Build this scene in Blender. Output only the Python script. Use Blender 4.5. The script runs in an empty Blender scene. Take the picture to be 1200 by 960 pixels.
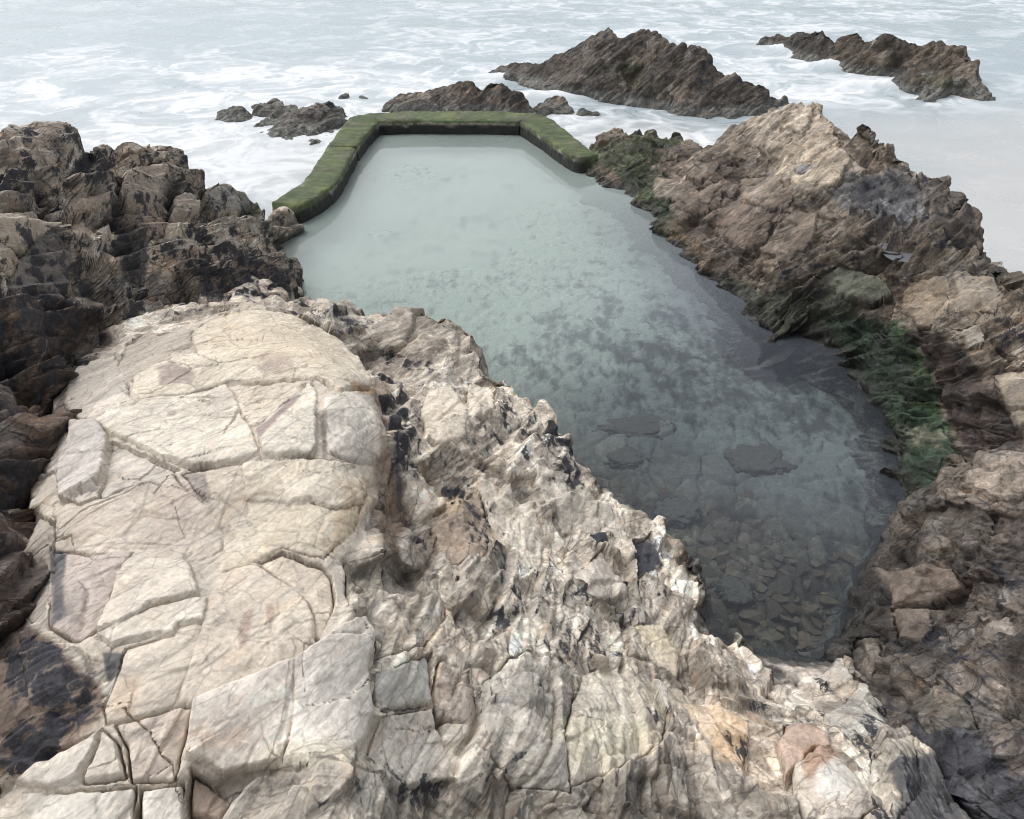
import bpy, bmesh, math, random
import numpy as np
from mathutils import Vector
f32 = np.float32
rng = np.random.default_rng(7)
random.seed(7)
C = bpy.context.scene.collection

# ------------------------------------------------------------------ camera
CAM_H, PITCH, FPX = 4.0, math.radians(34.0), 900.0
cp, sp = math.cos(PITCH), math.sin(PITCH)
SEA = -0.35

def ray(u, v):
    a = (np.asarray(u, float) - 600) / FPX
    b = -(np.asarray(v, float) - 480) / FPX
    return np.stack([a, cp + b * sp, -sp + b * cp], -1)

def W(u, v, z):
    """the place at height z that is seen along one line of sight"""
    d = ray(u, v)
    t = (np.asarray(z, float) - CAM_H) / d[..., 2]
    p = d * t[..., None]
    p[..., 2] += CAM_H
    return p

PA, PB, PC = 2.25 - .12 * 1.2, -.12, -.20        # the dip of the pale slab: z = PA + PB x + PC y
def WP(u, v, off):
    d = ray(u, v)
    t = (PA + off - CAM_H) / (d[2] - PB * d[0] - PC * d[1])
    p = d * t
    p[2] += CAM_H
    return p

def pts3(lst):
    return np.array([WP(q[0], q[1], q[2]) if len(q) == 4 else W(q[0], q[1], q[2]) for q in lst])

def project(P):
    x, y, z = P[:, 0], P[:, 1], P[:, 2] - CAM_H
    dep = np.maximum(y * cp - z * sp, .05)
    return (600 + FPX * x / dep).astype(f32), (480 - FPX * (y * sp + z * cp) / dep).astype(f32), dep

# ------------------------------------------------------------------ noise
_perm = rng.permutation(256).astype(np.int32)
_perm = np.concatenate([_perm, _perm, _perm])
_g = rng.normal(size=(256, 3)); _g = (_g / np.linalg.norm(_g, axis=1)[:, None]).astype(f32)

def noise(P, s=0):
    P = P.astype(f32) + f32(s * 17.31)
    i = np.floor(P); fr = P - i
    i = i.astype(np.int32) & 255
    w = fr * fr * fr * (fr * (fr * 6 - 15) + 10)
    out = None
    res = []
    for dx in (0, 1):
        a = _perm[i[:, 0] + dx]
        for dy in (0, 1):
            b = _perm[a + i[:, 1] + dy]
            for dz in (0, 1):
                g = _g[_perm[b + i[:, 2] + dz]]
                res.append(g[:, 0] * (fr[:, 0] - dx) + g[:, 1] * (fr[:, 1] - dy) + g[:, 2] * (fr[:, 2] - dz))
    z0 = [res[k] + (res[k + 1] - res[k]) * w[:, 2] for k in (0, 2, 4, 6)]
    y0 = [z0[k] + (z0[k + 1] - z0[k]) * w[:, 1] for k in (0, 2)]
    return (y0[0] + (y0[1] - y0[0]) * w[:, 0]) * 1.6

def fbm(P, o=4, s=0, gain=.5):
    r = 0; a = 1; t = 0
    for k in range(o):
        r = r + a * noise(P * f32(2.03 ** k), s + k); t += a; a *= gain
    return r / t

def h32(a, b, c, s):
    x = (a.astype(np.uint32) * np.uint32(73856093)) ^ (b.astype(np.uint32) * np.uint32(19349663)) ^ (c.astype(np.uint32) * np.uint32(83492791)) ^ np.uint32(s * 2654435761 % 4294967296)
    x ^= x >> np.uint32(16); x *= np.uint32(0x7feb352d); x ^= x >> np.uint32(15); x *= np.uint32(0x846ca68b); x ^= x >> np.uint32(16)
    return x
def u01(x, k):
    y = (x + np.uint32(k * 0x9e3779b9 % 4294967296)); y ^= y >> np.uint32(15); y *= np.uint32(0x2c1b3c6d); y ^= y >> np.uint32(12); y *= np.uint32(0x297a2d39); y ^= y >> np.uint32(15)
    return (y >> np.uint32(8)).astype(f32) / f32(16777216)

def blocks(Q, s, jit=.9, tilt=1.0, k=.55):
    """fractured rock: nearest seed's hash, vector to it, F2-F1, and the chipped lower envelope of tilted faces"""
    base = np.floor(Q - f32(.5)).astype(np.int32)
    M = len(Q)
    f1 = np.full(M, 9., f32); f2 = np.full(M, 9., f32); env = np.full(M, 9., f32)
    hid = np.zeros(M, np.uint32); vec = np.zeros((M, 3), f32)
    for dx in (0, 1):
        for dy in (0, 1):
            for dz in (0, 1):
                c = base + np.array([dx, dy, dz], np.int32)
                h = h32(c[:, 0], c[:, 1], c[:, 2], s)
                d = [Q[:, j] - c[:, j].astype(f32) - f32(.5) - f32(jit) * (u01(h, j + 1) - f32(.5)) for j in range(3)]
                r2 = d[0] * d[0] + d[1] * d[1] + d[2] * d[2]
                r = np.sqrt(r2)
                pl = (u01(h, 10) - f32(.5)) * f32(.5) + f32(tilt) * ((u01(h, 11) - f32(.5)) * d[0] + (u01(h, 12) - f32(.5)) * d[1] + (u01(h, 13) - f32(.5)) * d[2]) + f32(k) * r2
                env = np.minimum(env, pl)
                nr = r < f1
                f2 = np.where(nr, f1, np.minimum(f2, r))
                f1 = np.where(nr, r, f1)
                hid = np.where(nr, h, hid)
                for j in range(3): vec[:, j] = np.where(nr, d[j], vec[:, j])
    return f2 - f1, hid, vec, env

def sstep(a, b, x):
    t = np.clip((x - a) / (b - a), 0, 1)
    return t * t * (3 - 2 * t)

def poly_sd(x, y, poly):
    """signed distance to a closed outline, positive inside"""
    p = np.asarray(poly, f32)
    ins = np.zeros(len(x), bool); d2 = np.full(len(x), 1e12, f32)
    for k in range(len(p)):
        ax, ay = p[k - 1]; bx, by = p[k]
        ex, ey = bx - ax, by - ay
        t = np.clip(((x - ax) * ex + (y - ay) * ey) / max(ex * ex + ey * ey, 1e-9), 0, 1)
        d2 = np.minimum(d2, (x - ax - t * ex) ** 2 + (y - ay - t * ey) ** 2)
        if ay != by:
            ins ^= ((ay > y) != (by > y)) & (x < ex * (y - ay) / (by - ay) + ax)
    return np.where(ins, 1, -1) * np.sqrt(d2)

# bedding of the rock: the beds climb to the right
BN = np.array([-.50, .32, .62]); BN /= np.linalg.norm(BN)
B1 = np.array([.8, .2, .5]); B1 -= BN * B1.dot(BN); B1 /= np.linalg.norm(B1)
B2 = np.cross(BN, B1)
BM = np.stack([B1, B2, BN], 1).astype(f32)

# ------------------------------------------------------------------ materials
def nodes(name):
    m = bpy.data.materials.new(name); m.use_nodes = True
    nt = m.node_tree; nt.nodes.clear()
    return m, nt
def N(nt, kind, **kw):
    n = nt.nodes.new(kind)
    for k, v in kw.items():
        if isinstance(k, str) and hasattr(n, k) and k not in ('inputs',):
            setattr(n, k, v)
    return n
def L(nt, a, b): nt.links.new(a, b)
def mth(nt, op, a, b=None, clamp=False):
    n = nt.nodes.new('ShaderNodeMath'); n.operation = op; n.use_clamp = clamp
    for k, x in enumerate((a, b)):
        if x is None: continue
        if isinstance(x, (int, float)): n.inputs[k].default_value = x
        else: L(nt, x, n.inputs[k])
    return n.outputs[0]
def maprange(nt, x, a, b, c, d):
    n = nt.nodes.new('ShaderNodeMapRange')
    L(nt, x, n.inputs[0])
    for k, q in enumerate((a, b, c, d)): n.inputs[k + 1].default_value = q
    return n.outputs[0]
def noise_tex(nt, vec, scale, detail=6, rough=.6, dist=0.):
    n = nt.nodes.new('ShaderNodeTexNoise')
    n.inputs['Scale'].default_value = scale; n.inputs['Detail'].default_value = detail
    n.inputs['Roughness'].default_value = rough; n.inputs['Distortion'].default_value = dist
    if vec is not None: L(nt, vec, n.inputs['Vector'])
    return n
def mixc(nt, fac, a, b, mode='MIX'):
    n = nt.nodes.new('ShaderNodeMix'); n.data_type = 'RGBA'; n.blend_type = mode
    for s, x in ((n.inputs[0], fac), (n.inputs[6], a), (n.inputs[7], b)):
        if isinstance(x, (int, float)): s.default_value = x
        elif isinstance(x, tuple): s.default_value = x + (1,)
        else: L(nt, x, s)
    return n.outputs[2]

def rock_material(name, fine=1., speck=.5):
    m, nt = nodes(name)
    out = N(nt, 'ShaderNodeOutputMaterial'); bs = N(nt, 'ShaderNodeBsdfPrincipled')
    L(nt, bs.outputs[0], out.inputs[0])
    at = N(nt, 'ShaderNodeAttribute', attribute_name='tint')
    wt = N(nt, 'ShaderNodeAttribute', attribute_name='wet')
    geo = N(nt, 'ShaderNodeNewGeometry')
    comb = N(nt, 'ShaderNodeCombineXYZ')
    for k, (ax, sc) in enumerate(((B1, 5.), (B2, 5.), (BN, 42.))):
        d = nt.nodes.new('ShaderNodeVectorMath'); d.operation = 'DOT_PRODUCT'
        L(nt, geo.outputs['Position'], d.inputs[0]); d.inputs[1].default_value = tuple(ax * sc)
        L(nt, d.outputs['Value'], comb.inputs[k])
    mo = N(nt, 'ShaderNodeAttribute', attribute_name='mott').outputs['Fac']
    li = N(nt, 'ShaderNodeAttribute', attribute_name='lich').outputs['Fac']
    def smooth(x, lo, hi, top=1.):
        n = nt.nodes.new('ShaderNodeMapRange'); n.interpolation_type = 'SMOOTHSTEP'
        L(nt, x, n.inputs[0]); n.inputs[1].default_value = lo; n.inputs[2].default_value = hi; n.inputs[3].default_value = 0.; n.inputs[4].default_value = top
        return n.outputs[0]
    # stretched a little along the beds
    cb2 = N(nt, 'ShaderNodeCombineXYZ')
    for k, (ax, s_) in enumerate(((B1, 1.), (B2, 1.), (BN, 1.8))):
        d = nt.nodes.new('ShaderNodeVectorMath'); d.operation = 'DOT_PRODUCT'
        L(nt, geo.outputs['Position'], d.inputs[0]); d.inputs[1].default_value = tuple(ax * s_)
        L(nt, d.outputs['Value'], cb2.inputs[k])
    strat = noise_tex(nt, comb.outputs[0], fine, 5, .62, .5)
    big = noise_tex(nt, cb2.outputs[0], 4.2 * fine, 5, .62).outputs['Fac']
    mid = noise_tex(nt, cb2.outputs[0], 12 * fine, 6, .66)
    grain = noise_tex(nt, geo.outputs['Position'], 48 * fine, 6, .72)
    md, gr = mid.outputs['Fac'], grain.outputs['Fac']
    v = mth(nt, 'MULTIPLY', maprange(nt, strat.outputs['Fac'], .3, .7, .84, 1.14), maprange(nt, gr, .3, .7, .76, 1.22))
    vm = mth(nt, 'ADD', mth(nt, 'MULTIPLY', mth(nt, 'SUBTRACT', big, .5), 1.5), mth(nt, 'MULTIPLY', mth(nt, 'SUBTRACT', md, .5), 1.5))
    vm = mth(nt, 'ADD', mth(nt, 'MULTIPLY', vm, mth(nt, 'MAXIMUM', mo, .22)), 1.)
    c = mixc(nt, 1., at.outputs['Color'], mth(nt, 'MULTIPLY', v, vm), 'MULTIPLY')
    bw = N(nt, 'ShaderNodeRGBToBW'); L(nt, c, bw.inputs[0])
    c = mixc(nt, mth(nt, 'MULTIPLY', smooth(big, .48, .62, .5), mo), c, mixc(nt, 1., bw.outputs[0], (.98, .97, .94), 'MULTIPLY'))
    stain = noise_tex(nt, comb.outputs[0], .45 * fine, 6, .66, 1.2).outputs['Fac']
    c = mixc(nt, mth(nt, 'MULTIPLY', smooth(stain, .50, .68, .75), mth(nt, 'MAXIMUM', mo, .3)), c, mixc(nt, 1., c, (1.0, .76, .54), 'MULTIPLY'))
    bl = mth(nt, 'ADD', md, mth(nt, 'MULTIPLY', mth(nt, 'SUBTRACT', gr, .5), .5))
    c = mixc(nt, mth(nt, 'MULTIPLY', smooth(bl, .585, .655, .75), mo), c, mixc(nt, 1., c, (1.7, 1.68, 1.62), 'MULTIPLY'))
    c = mixc(nt, mth(nt, 'MULTIPLY', smooth(bl, .425, .355, .72), mo), c, mixc(nt, 1., c, (.30, .29, .30), 'MULTIPLY'))
    # thin near-black lines along the joints, straight-edged and broken
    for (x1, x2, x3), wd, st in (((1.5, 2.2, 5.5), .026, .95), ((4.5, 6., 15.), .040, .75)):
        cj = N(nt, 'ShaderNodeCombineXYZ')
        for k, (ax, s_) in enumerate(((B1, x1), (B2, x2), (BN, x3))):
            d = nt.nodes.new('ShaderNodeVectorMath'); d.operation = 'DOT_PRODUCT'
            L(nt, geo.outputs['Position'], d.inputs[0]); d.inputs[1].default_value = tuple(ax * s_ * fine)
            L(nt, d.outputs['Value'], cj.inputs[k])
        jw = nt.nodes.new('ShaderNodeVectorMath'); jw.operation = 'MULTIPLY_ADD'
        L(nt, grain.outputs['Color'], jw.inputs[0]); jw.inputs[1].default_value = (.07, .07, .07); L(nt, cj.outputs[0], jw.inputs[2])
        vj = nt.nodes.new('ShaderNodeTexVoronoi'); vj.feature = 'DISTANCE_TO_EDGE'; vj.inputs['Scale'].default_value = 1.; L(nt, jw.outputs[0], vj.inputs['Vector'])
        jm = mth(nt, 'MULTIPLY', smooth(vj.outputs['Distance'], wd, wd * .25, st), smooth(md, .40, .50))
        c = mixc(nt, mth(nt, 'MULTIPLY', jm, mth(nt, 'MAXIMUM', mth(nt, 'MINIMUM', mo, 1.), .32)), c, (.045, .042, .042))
    # lichen and mussels in ragged patches, thicker on the faces that look away from the sea
    ln = noise_tex(nt, geo.outputs['Position'], 5.2 * fine, 7, .64, .3).outputs['Fac']
    sx = N(nt, 'ShaderNodeSeparateXYZ'); L(nt, geo.outputs['Normal'], sx.inputs[0])
    lb = mth(nt, 'ADD', mth(nt, 'MULTIPLY', sx.outputs['X'], .26), mth(nt, 'MULTIPLY', sx.outputs['Z'], -.14))
    lv = mth(nt, 'ADD', mth(nt, 'ADD', mth(nt, 'MULTIPLY', mth(nt, 'SUBTRACT', ln, .5), 3.2), mth(nt, 'MULTIPLY', li, 1.3)), mth(nt, 'ADD', lb, mth(nt, 'MULTIPLY', mth(nt, 'SUBTRACT', gr, .5), 1.3)))
    lm = smooth(lv, .45, .68, .95)
    c = mixc(nt, lm, c, mixc(nt, 1., (.036, .037, .045), maprange(nt, gr, .3, .7, .3, 1.9), 'MULTIPLY'))
    sp_ = noise_tex(nt, geo.outputs['Position'], 30 * fine, 4, .75, .4)
    c = mixc(nt, mth(nt, 'MULTIPLY', smooth(sp_.outputs['Fac'], .60, .68, speck), mth(nt, 'MAXIMUM', mo, .35)), c, (.05, .048, .05))
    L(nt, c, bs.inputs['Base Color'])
    r = mth(nt, 'SUBTRACT', .88, mth(nt, 'MULTIPLY', wt.outputs['Fac'], .5))
    L(nt, r, bs.inputs['Roughness'])
    bs.inputs['Specular IOR Level'].default_value = .35
    # chips and hairline fractures
    wv = nt.nodes.new('ShaderNodeVectorMath'); wv.operation = 'MULTIPLY_ADD'
    L(nt, mid.outputs['Color'], wv.inputs[0]); wv.inputs[1].default_value = (.09, .09, .09); L(nt, cb2.outputs[0], wv.inputs[2])
    chips = []
    for sc_ in (7., 19.):
        vo = nt.nodes.new('ShaderNodeTexVoronoi'); vo.inputs['Scale'].default_value = sc_ * fine; L(nt, wv.outputs[0], vo.inputs['Vector'])
        sp2 = N(nt, 'ShaderNodeSeparateColor'); L(nt, vo.outputs['Color'], sp2.inputs[0])
        dt = nt.nodes.new('ShaderNodeVectorMath'); dt.operation = 'SUBTRACT'; L(nt, wv.outputs[0], dt.inputs[0]); L(nt, vo.outputs['Position'], dt.inputs[1])
        tl = nt.nodes.new('ShaderNodeVectorMath'); tl.operation = 'DOT_PRODUCT'; L(nt, dt.outputs[0], tl.inputs[0])
        cs = nt.nodes.new('ShaderNodeVectorMath'); cs.operation = 'SUBTRACT'; L(nt, vo.outputs['Color'], cs.inputs[0]); cs.inputs[1].default_value = (.5, .5, .5); L(nt, cs.outputs[0], tl.inputs[1])
        chips.append(mth(nt, 'ADD', mth(nt, 'MULTIPLY', sp2.outputs[0], .35 / (sc_ * fine)), mth(nt, 'MULTIPLY', tl.outputs['Value'], 1.3)))
    b0 = N(nt, 'ShaderNodeBump'); b0.inputs['Distance'].default_value = 1.; L(nt, mth(nt, 'ADD', chips[0], chips[1]), b0.inputs['Height'])
    L(nt, mth(nt, 'MULTIPLY', mo, .7), b0.inputs['Strength'])
    b1 = N(nt, 'ShaderNodeBump'); b1.inputs['Strength'].default_value = .75; b1.inputs['Distance'].default_value = .012 / fine
    hh = mth(nt, 'ADD', mth(nt, 'ADD', mth(nt, 'MULTIPLY', strat.outputs['Fac'], .5), mth(nt, 'MULTIPLY', mid.outputs['Fac'], .9)), mth(nt, 'MULTIPLY', grain.outputs['Fac'], .5))
    L(nt, b0.outputs[0], b1.inputs['Normal']); L(nt, hh, b1.inputs['Height']); L(nt, b1.outputs[0], bs.inputs['Normal'])
    return m

# ------------------------------------------------------------------ objects
def tag(o, label=None, cat=None, group=None, kind=None):
    if label: o['label'] = label
    if cat: o['category'] = cat
    if group: o['group'] = group
    if kind: o['kind'] = kind
    return o
def empty(name, loc):
    o = bpy.data.objects.new(name, None); C.objects.link(o); o.location = loc; o.empty_display_size = .2
    return o
def mesh_np(name, V, F, mat, attrs=None, parent=None, org=(0, 0, 0), smooth=True):
    """V (n,3), F (m,4) quads; attrs {name: (n,) or (n,3)}"""
    me = bpy.data.meshes.new(name)
    V = (V - np.asarray(org)).astype(f32)
    k = F.shape[1]
    me.vertices.add(len(V)); me.vertices.foreach_set('co', V.ravel())
    me.loops.add(F.size); me.loops.foreach_set('vertex_index', F.ravel().astype(np.int32))
    me.polygons.add(len(F)); me.polygons.foreach_set('loop_start', np.arange(0, F.size, k, dtype=np.int32))
    me.polygons.foreach_set('loop_total', np.full(len(F), k, np.int32))
    if smooth: me.polygons.foreach_set('use_smooth', np.ones(len(F), bool))
    for a, val in (attrs or {}).items():
        if val.ndim == 2:
            at = me.attributes.new(a, 'FLOAT_COLOR', 'POINT')
            at.data.foreach_set('color', np.concatenate([val, np.ones((len(val), 1))], 1).astype(f32).ravel())
        else:
            at = me.attributes.new(a, 'FLOAT', 'POINT'); at.data.foreach_set('value', val.astype(f32))
    me.update(calc_edges=True)
    if smooth: me.set_sharp_from_angle(angle=math.radians(48))
    me.materials.append(mat)
    o = bpy.data.objects.new(name, me); C.objects.link(o)
    if parent is not None: o.parent = parent
    return o
def submesh(V, F, attrs):
    idx = np.unique(F); re = np.full(len(V), -1, np.int64); re[idx] = np.arange(len(idx))
    return V[idx], re[F], {k: a[idx] for k, a in attrs.items()}

def pieces(F):
    """a label per face: which connected piece it belongs to"""
    idx, inv = np.unique(F, return_inverse=True); G = inv.reshape(F.shape)
    lab = np.arange(len(idx))
    while True:
        mn = lab[G].min(1)
        new = lab.copy()
        for k in range(G.shape[1]): np.minimum.at(new, G[:, k], mn)
        new = new[new]; new = new[new]
        if (new == lab).all(): break
        lab = new
    return lab[G[:, 0]]

CX, CY = 0., -1.5
def polar_grid(poly, margin, step, zlo=None):
    """a fan of quads over a footprint, finer close to where people stand"""
    p = np.asarray(poly)[:, :2]
    # densify the outline so that the fan's bounds hold
    q = np.concatenate([p + (np.roll(p, -1, 0) - p) * t for t in np.linspace(0, 1, 8, endpoint=False)])
    r = np.hypot(q[:, 0] - CX, q[:, 1] - CY); th = np.arctan2(q[:, 0] - CX, q[:, 1] - CY)
    r0, r1 = max(r.min() - margin, .35), r.max() + margin
    m = margin / max(r.min(), .6)
    t0, t1 = max(th.min() - m, -.85), min(th.max() + m, .85)
    nt_ = int((t1 - t0) / step) + 2; nr = int(math.log(r1 / r0) / step) + 2
    T = np.linspace(t0, t1, nt_); R = r0 * np.exp(np.linspace(0, math.log(r1 / r0), nr))
    tt, rr = np.meshgrid(T, R)
    X = (CX + rr * np.sin(tt)).astype(f32).ravel(); Y = (CY + rr * np.cos(tt)).astype(f32).ravel()
    ii = np.arange(nr * nt_).reshape(nr, nt_)
    F = np.stack([ii[:-1, :-1], ii[:-1, 1:], ii[1:, 1:], ii[1:, :-1]], -1).reshape(-1, 4)
    return X, Y, F, nr, nt_

def rbf(ctrl, c):
    A = ctrl[:, :2]; n = len(A)
    phi = lambda d: np.sqrt(d * d + c * c)
    D = np.sqrt(((A[:, None] - A[None]) ** 2).sum(-1))
    M = np.zeros((n + 3, n + 3)); M[:n, :n] = phi(D) - np.eye(n) * .02
    M[:n, n] = M[n, :n] = 1; M[:n, n + 1:] = A; M[n + 1:, :n] = A.T
    b = np.zeros(n + 3); b[:n] = ctrl[:, 2]
    s = np.linalg.solve(M, b)
    def ev(X, Y):
        z = s[n] + s[n + 1] * X + s[n + 2] * Y
        for k in range(n):
            z = z + s[k] * np.sqrt((X - A[k, 0]) ** 2 + (Y - A[k, 1]) ** 2 + c * c)
        return z.astype(f32)
    return ev

def grid_normals(P, nr, nt_):
    G = P.reshape(nr, nt_, 3)
    a = np.gradient(G, axis=0); b = np.gradient(G, axis=1)
    n = np.cross(b, a); n /= np.linalg.norm(n, axis=-1, keepdims=True) + 1e-9
    n = n.reshape(-1, 3)
    n[n[:, 2] < 0] *= -1
    return n.astype(f32)

def paint(tint, wet, rough, u, v, nz, layers):
    """colours of the rock itself: (outline, colour or None, edge softness, raggedness, strength, wet, roughness of shape)"""
    for lay in layers:
        poly, col, soft, rag, st = lay[:5]
        p = np.asarray(poly)
        pad = soft + rag
        bb = (u > p[:, 0].min() - pad) & (u < p[:, 0].max() + pad) & (v > p[:, 1].min() - pad) & (v < p[:, 1].max() + pad)
        k = np.nonzero(bb)[0]
        if not len(k): continue
        sd = poly_sd(u[k], v[k], poly) + nz[k] * rag
        m = sstep(-soft, soft, sd) * st
        if col is not None: tint[k] += (np.array(col, f32) - tint[k]) * m[:, None]
        if len(lay) > 5 and lay[5] is not None: wet[k] += (lay[5] - wet[k]) * m
        if len(lay) > 6 and lay[6] is not None: rough[k] += (lay[6] - rough[k]) * m

LICHEN = (.030, .032, .040)
JOBS = []
NV = {}
def outcrop(*a, **k): JOBS.append((a, k))
def shape(name, label, cat, foot, inner, mat, step=.0016, drop=2.5, margin=1.1, c=.5, base=(.4, .34, .27), rough0=1., layers=(), slabs=(),
            lichen=0., lichen_zone=(), levels=((.55, .055, .5), (.2, .024, .5), (.075, .009, .4)), strata=((.22, .03), (.07, .010)), flat=.55,
            seed=1, zcut=-1.25, tide=None, group=None, core='bedrock', warp=.07, pads=(), post=(), lichen_rough=False, mottle=1., smooth=True, fbmamp=.010, terrace=0., rows=1., relax=1, silt=(.17, .17, .155)):
    fp = pts3(foot); ct = np.concatenate([fp, pts3(inner)]) if len(inner) else fp
    ev = rbf(ct, c)
    def profile(X, Y):
        Z = ev(X, Y)
        XY0 = np.stack([X, Y, np.zeros_like(X)], 1).astype(f32)
        sd = poly_sd(X, Y, fp[:, :2]) + warp * fbm(XY0 * f32(1.9), 3, seed) * 1.5
        out = np.maximum(-sd, 0)
        return Z - drop * out - .5 * drop * out * out, sd, out
    # a first coarse fan, then rows spread evenly along the slope so that steep faces get as many quads as flat ones
    X, Y, F, nr, nt_ = polar_grid(fp, margin, step * 4)
    Z, sd, out = profile(X, Y)
    R_ = np.hypot(X - CX, Y - CY).reshape(nr, nt_); T_ = np.arctan2(X - CX, Y - CY).reshape(nr, nt_)
    Zg, og = Z.reshape(nr, nt_), out.reshape(nr, nt_)
    dr = np.diff(R_, axis=0); dzz = np.diff(Zg, axis=0)
    wgt = np.sqrt(dr ** 2 + np.clip(dzz, -2.5 * dr, 2.5 * dr) ** 2) / R_[1:]
    om = np.minimum(og[1:], og[:-1]); zm = np.maximum(Zg[1:], Zg[:-1])
    wgt = wgt * np.where((om > .35) | (zm < zcut), .12, np.where((dzz < -1.2 * dr), .55, 1.))
    wgt = wgt * np.where(project(np.stack([X, Y, Z], 1))[1].reshape(nr, nt_)[1:] > 1010, .35, 1.)   # what lies at the viewer's feet needs fewer rows
    for _ in range(3): wgt = (np.roll(wgt, 1, 1) + wgt + np.roll(wgt, -1, 1)) / 3
    cum = np.concatenate([np.zeros((1, nt_)), np.cumsum(wgt, 0)])
    nt2 = int((T_[0, -1] - T_[0, 0]) / step) + 2; nr2 = int(np.percentile(cum[-1], 75) / step * rows) + 2
    T2 = np.linspace(T_[0, 0], T_[0, -1], nt2); fidx = (T2 - T_[0, 0]) / (T_[0, 1] - T_[0, 0])
    q_ = np.linspace(0, 1, nr2); Rc = np.stack([np.interp(q_, cum[:, j] / cum[-1, j], R_[:, j]) for j in range(nt_)], 1)
    i0 = np.clip(fidx.astype(int), 0, nt_ - 2); ft = (fidx - i0)[None]
    R2 = Rc[:, i0] * (1 - ft) + Rc[:, i0 + 1] * ft
    X = (CX + R2 * np.sin(T2)[None]).astype(f32).ravel(); Y = (CY + R2 * np.cos(T2)[None]).astype(f32).ravel()
    nr, nt_ = nr2, nt2
    ii = np.arange(nr * nt_).reshape(nr, nt_)
    F = np.stack([ii[:-1, :-1], ii[:-1, 1:], ii[1:, 1:], ii[1:, :-1]], -1).reshape(-1, 4)
    Z, sd, out = profile(X, Y)
    P = np.stack([X, Y, Z], 1).astype(f32)
    n = grid_normals(P, nr, nt_)
    keep = (out < margin) & (Z > zcut - .3)
    fk = keep[F].all(1); F = F[fk]
    idx = np.unique(F); re = np.full(len(P), -1, np.int64); re[idx] = np.arange(len(idx))
    P, n, sd, F = P[idx], n[idx], sd[idx], re[F]
    u, v, dep = project(P)
    nz = fbm(P * f32(7.), 4, seed + 3) * 1.4; nzb = fbm(P * f32(2.2), 4, seed + 9) * 1.4
    M = len(P)
    tint = np.tile(np.array(base, f32), (M, 1)); wet = np.zeros(M, f32); rough = np.full(M, rough0, f32)
    paint(tint, wet, rough, u, v, nz, layers)
    # ---- joints traced on the rock
    part = np.zeros(M, np.int32); h = np.zeros(M, f32); groove = np.zeros(M, f32)
    nzj = noise(P * f32(30), seed + 6)
    uw = u + nz * 2.2 + nzb * 1.5 + nzj * 1.1; vw = v + np.roll(nz, 11) * 2.2 + noise(P * f32(3.3), seed + 5) * 1.5 - np.roll(nzj, 5) * 1.1
    for k, s in enumerate(slabs):
        poly = np.asarray(s['p'], float)
        bb = np.nonzero((uw > poly[:, 0].min() - 6) & (uw < poly[:, 0].max() + 6) & (vw > poly[:, 1].min() - 6) & (vw < poly[:, 1].max() + 6))[0]
        if not len(bb): continue
        d = poly_sd(uw[bb], vw[bb], poly)
        ins = d > 0
        q = bb[ins & (part[bb] == 0)]; dd = d[ins & (part[bb] == 0)]
        if not len(q): continue
        part[q] = k + 1
        m_px = dep[q] / FPX                                  # metres that one step of the outline stands for
        dm = dd * m_px
        cx, cy = poly[:, 0].mean(), poly[:, 1].mean()
        gx, gy = s.get('t', (0, 0))
        hh = s.get('o', 0.) + (gx * (u[q] - cx) + gy * (v[q] - cy)) * m_px
        if s.get('dome'):
            hh = hh + s['dome'] * (1 - np.exp(-dm / s.get('round', .12)))
        cw = s.get('w', .010) * (1 + .8 * nzb[q])
        hh = hh - s.get('c', .035) * 1.5 * (1 - sstep(.002, np.maximum(cw * .6, .006), dm)) * np.clip(.42 + 1.9 * nzb[q] + .4 * nz[q], .04, 1.3)
        hh = hh - .004 * np.exp(-dm / .012)                  # worn edge
        h[q] += hh
        if s.get('col') is not None:
            tint[q] += (np.array(s['col'], f32) - tint[q]) * (s.get('cs', 1.) * sstep(-4, 4, dd + nz[q] * 4))[:, None]
        if 'r' in s: rough[q] = s['r']
    for _ in range(1):                                       # wear the traced joints by one grid step
        hf = h[F].mean(1); acc = np.zeros(M); cnt = np.zeros(M)
        for j in range(4): acc += np.bincount(F[:, j], hf, M); cnt += np.bincount(F[:, j], minlength=M)
        h = (.6 * h + .4 * acc / np.maximum(cnt, 1)).astype(f32)
    # ---- broken, bedded rock
    Pw = P + f32(.018) * np.stack([noise(P * f32(6), seed + 20), noise(P * f32(6), seed + 21), noise(P * f32(6), seed + 22)], 1)
    Q = (Pw @ BM).astype(f32)
    an = np.array([1.35, 1.0, flat], f32)
    d = np.zeros(M, f32)
    tone = np.ones(M, f32)
    for k, (size, amp, jump) in enumerate(levels):
        e, hid, vec, env = blocks(Q / (an * f32(size)), seed * 10 + k)
        tl = np.stack([u01(hid, 21) - .5, u01(hid, 22) - .5, u01(hid, 23) - .5], 1)
        cr = np.clip(nzb * 1.5 + (u01(hid, 15) - .5) * 1.5, 0, 1)
        d += f32(amp) * (jump * ((u01(hid, 10) - .5) * 1.6 + (tl * vec).sum(1) * 2.2) + (1 - jump) * 4.5 * (env + .12) - cr * .5 * (1 - sstep(0., .07, e)))
        tone *= 1 + (u01(hid, 14) - .5) * (.34 if k < 2 else .22)
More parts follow.
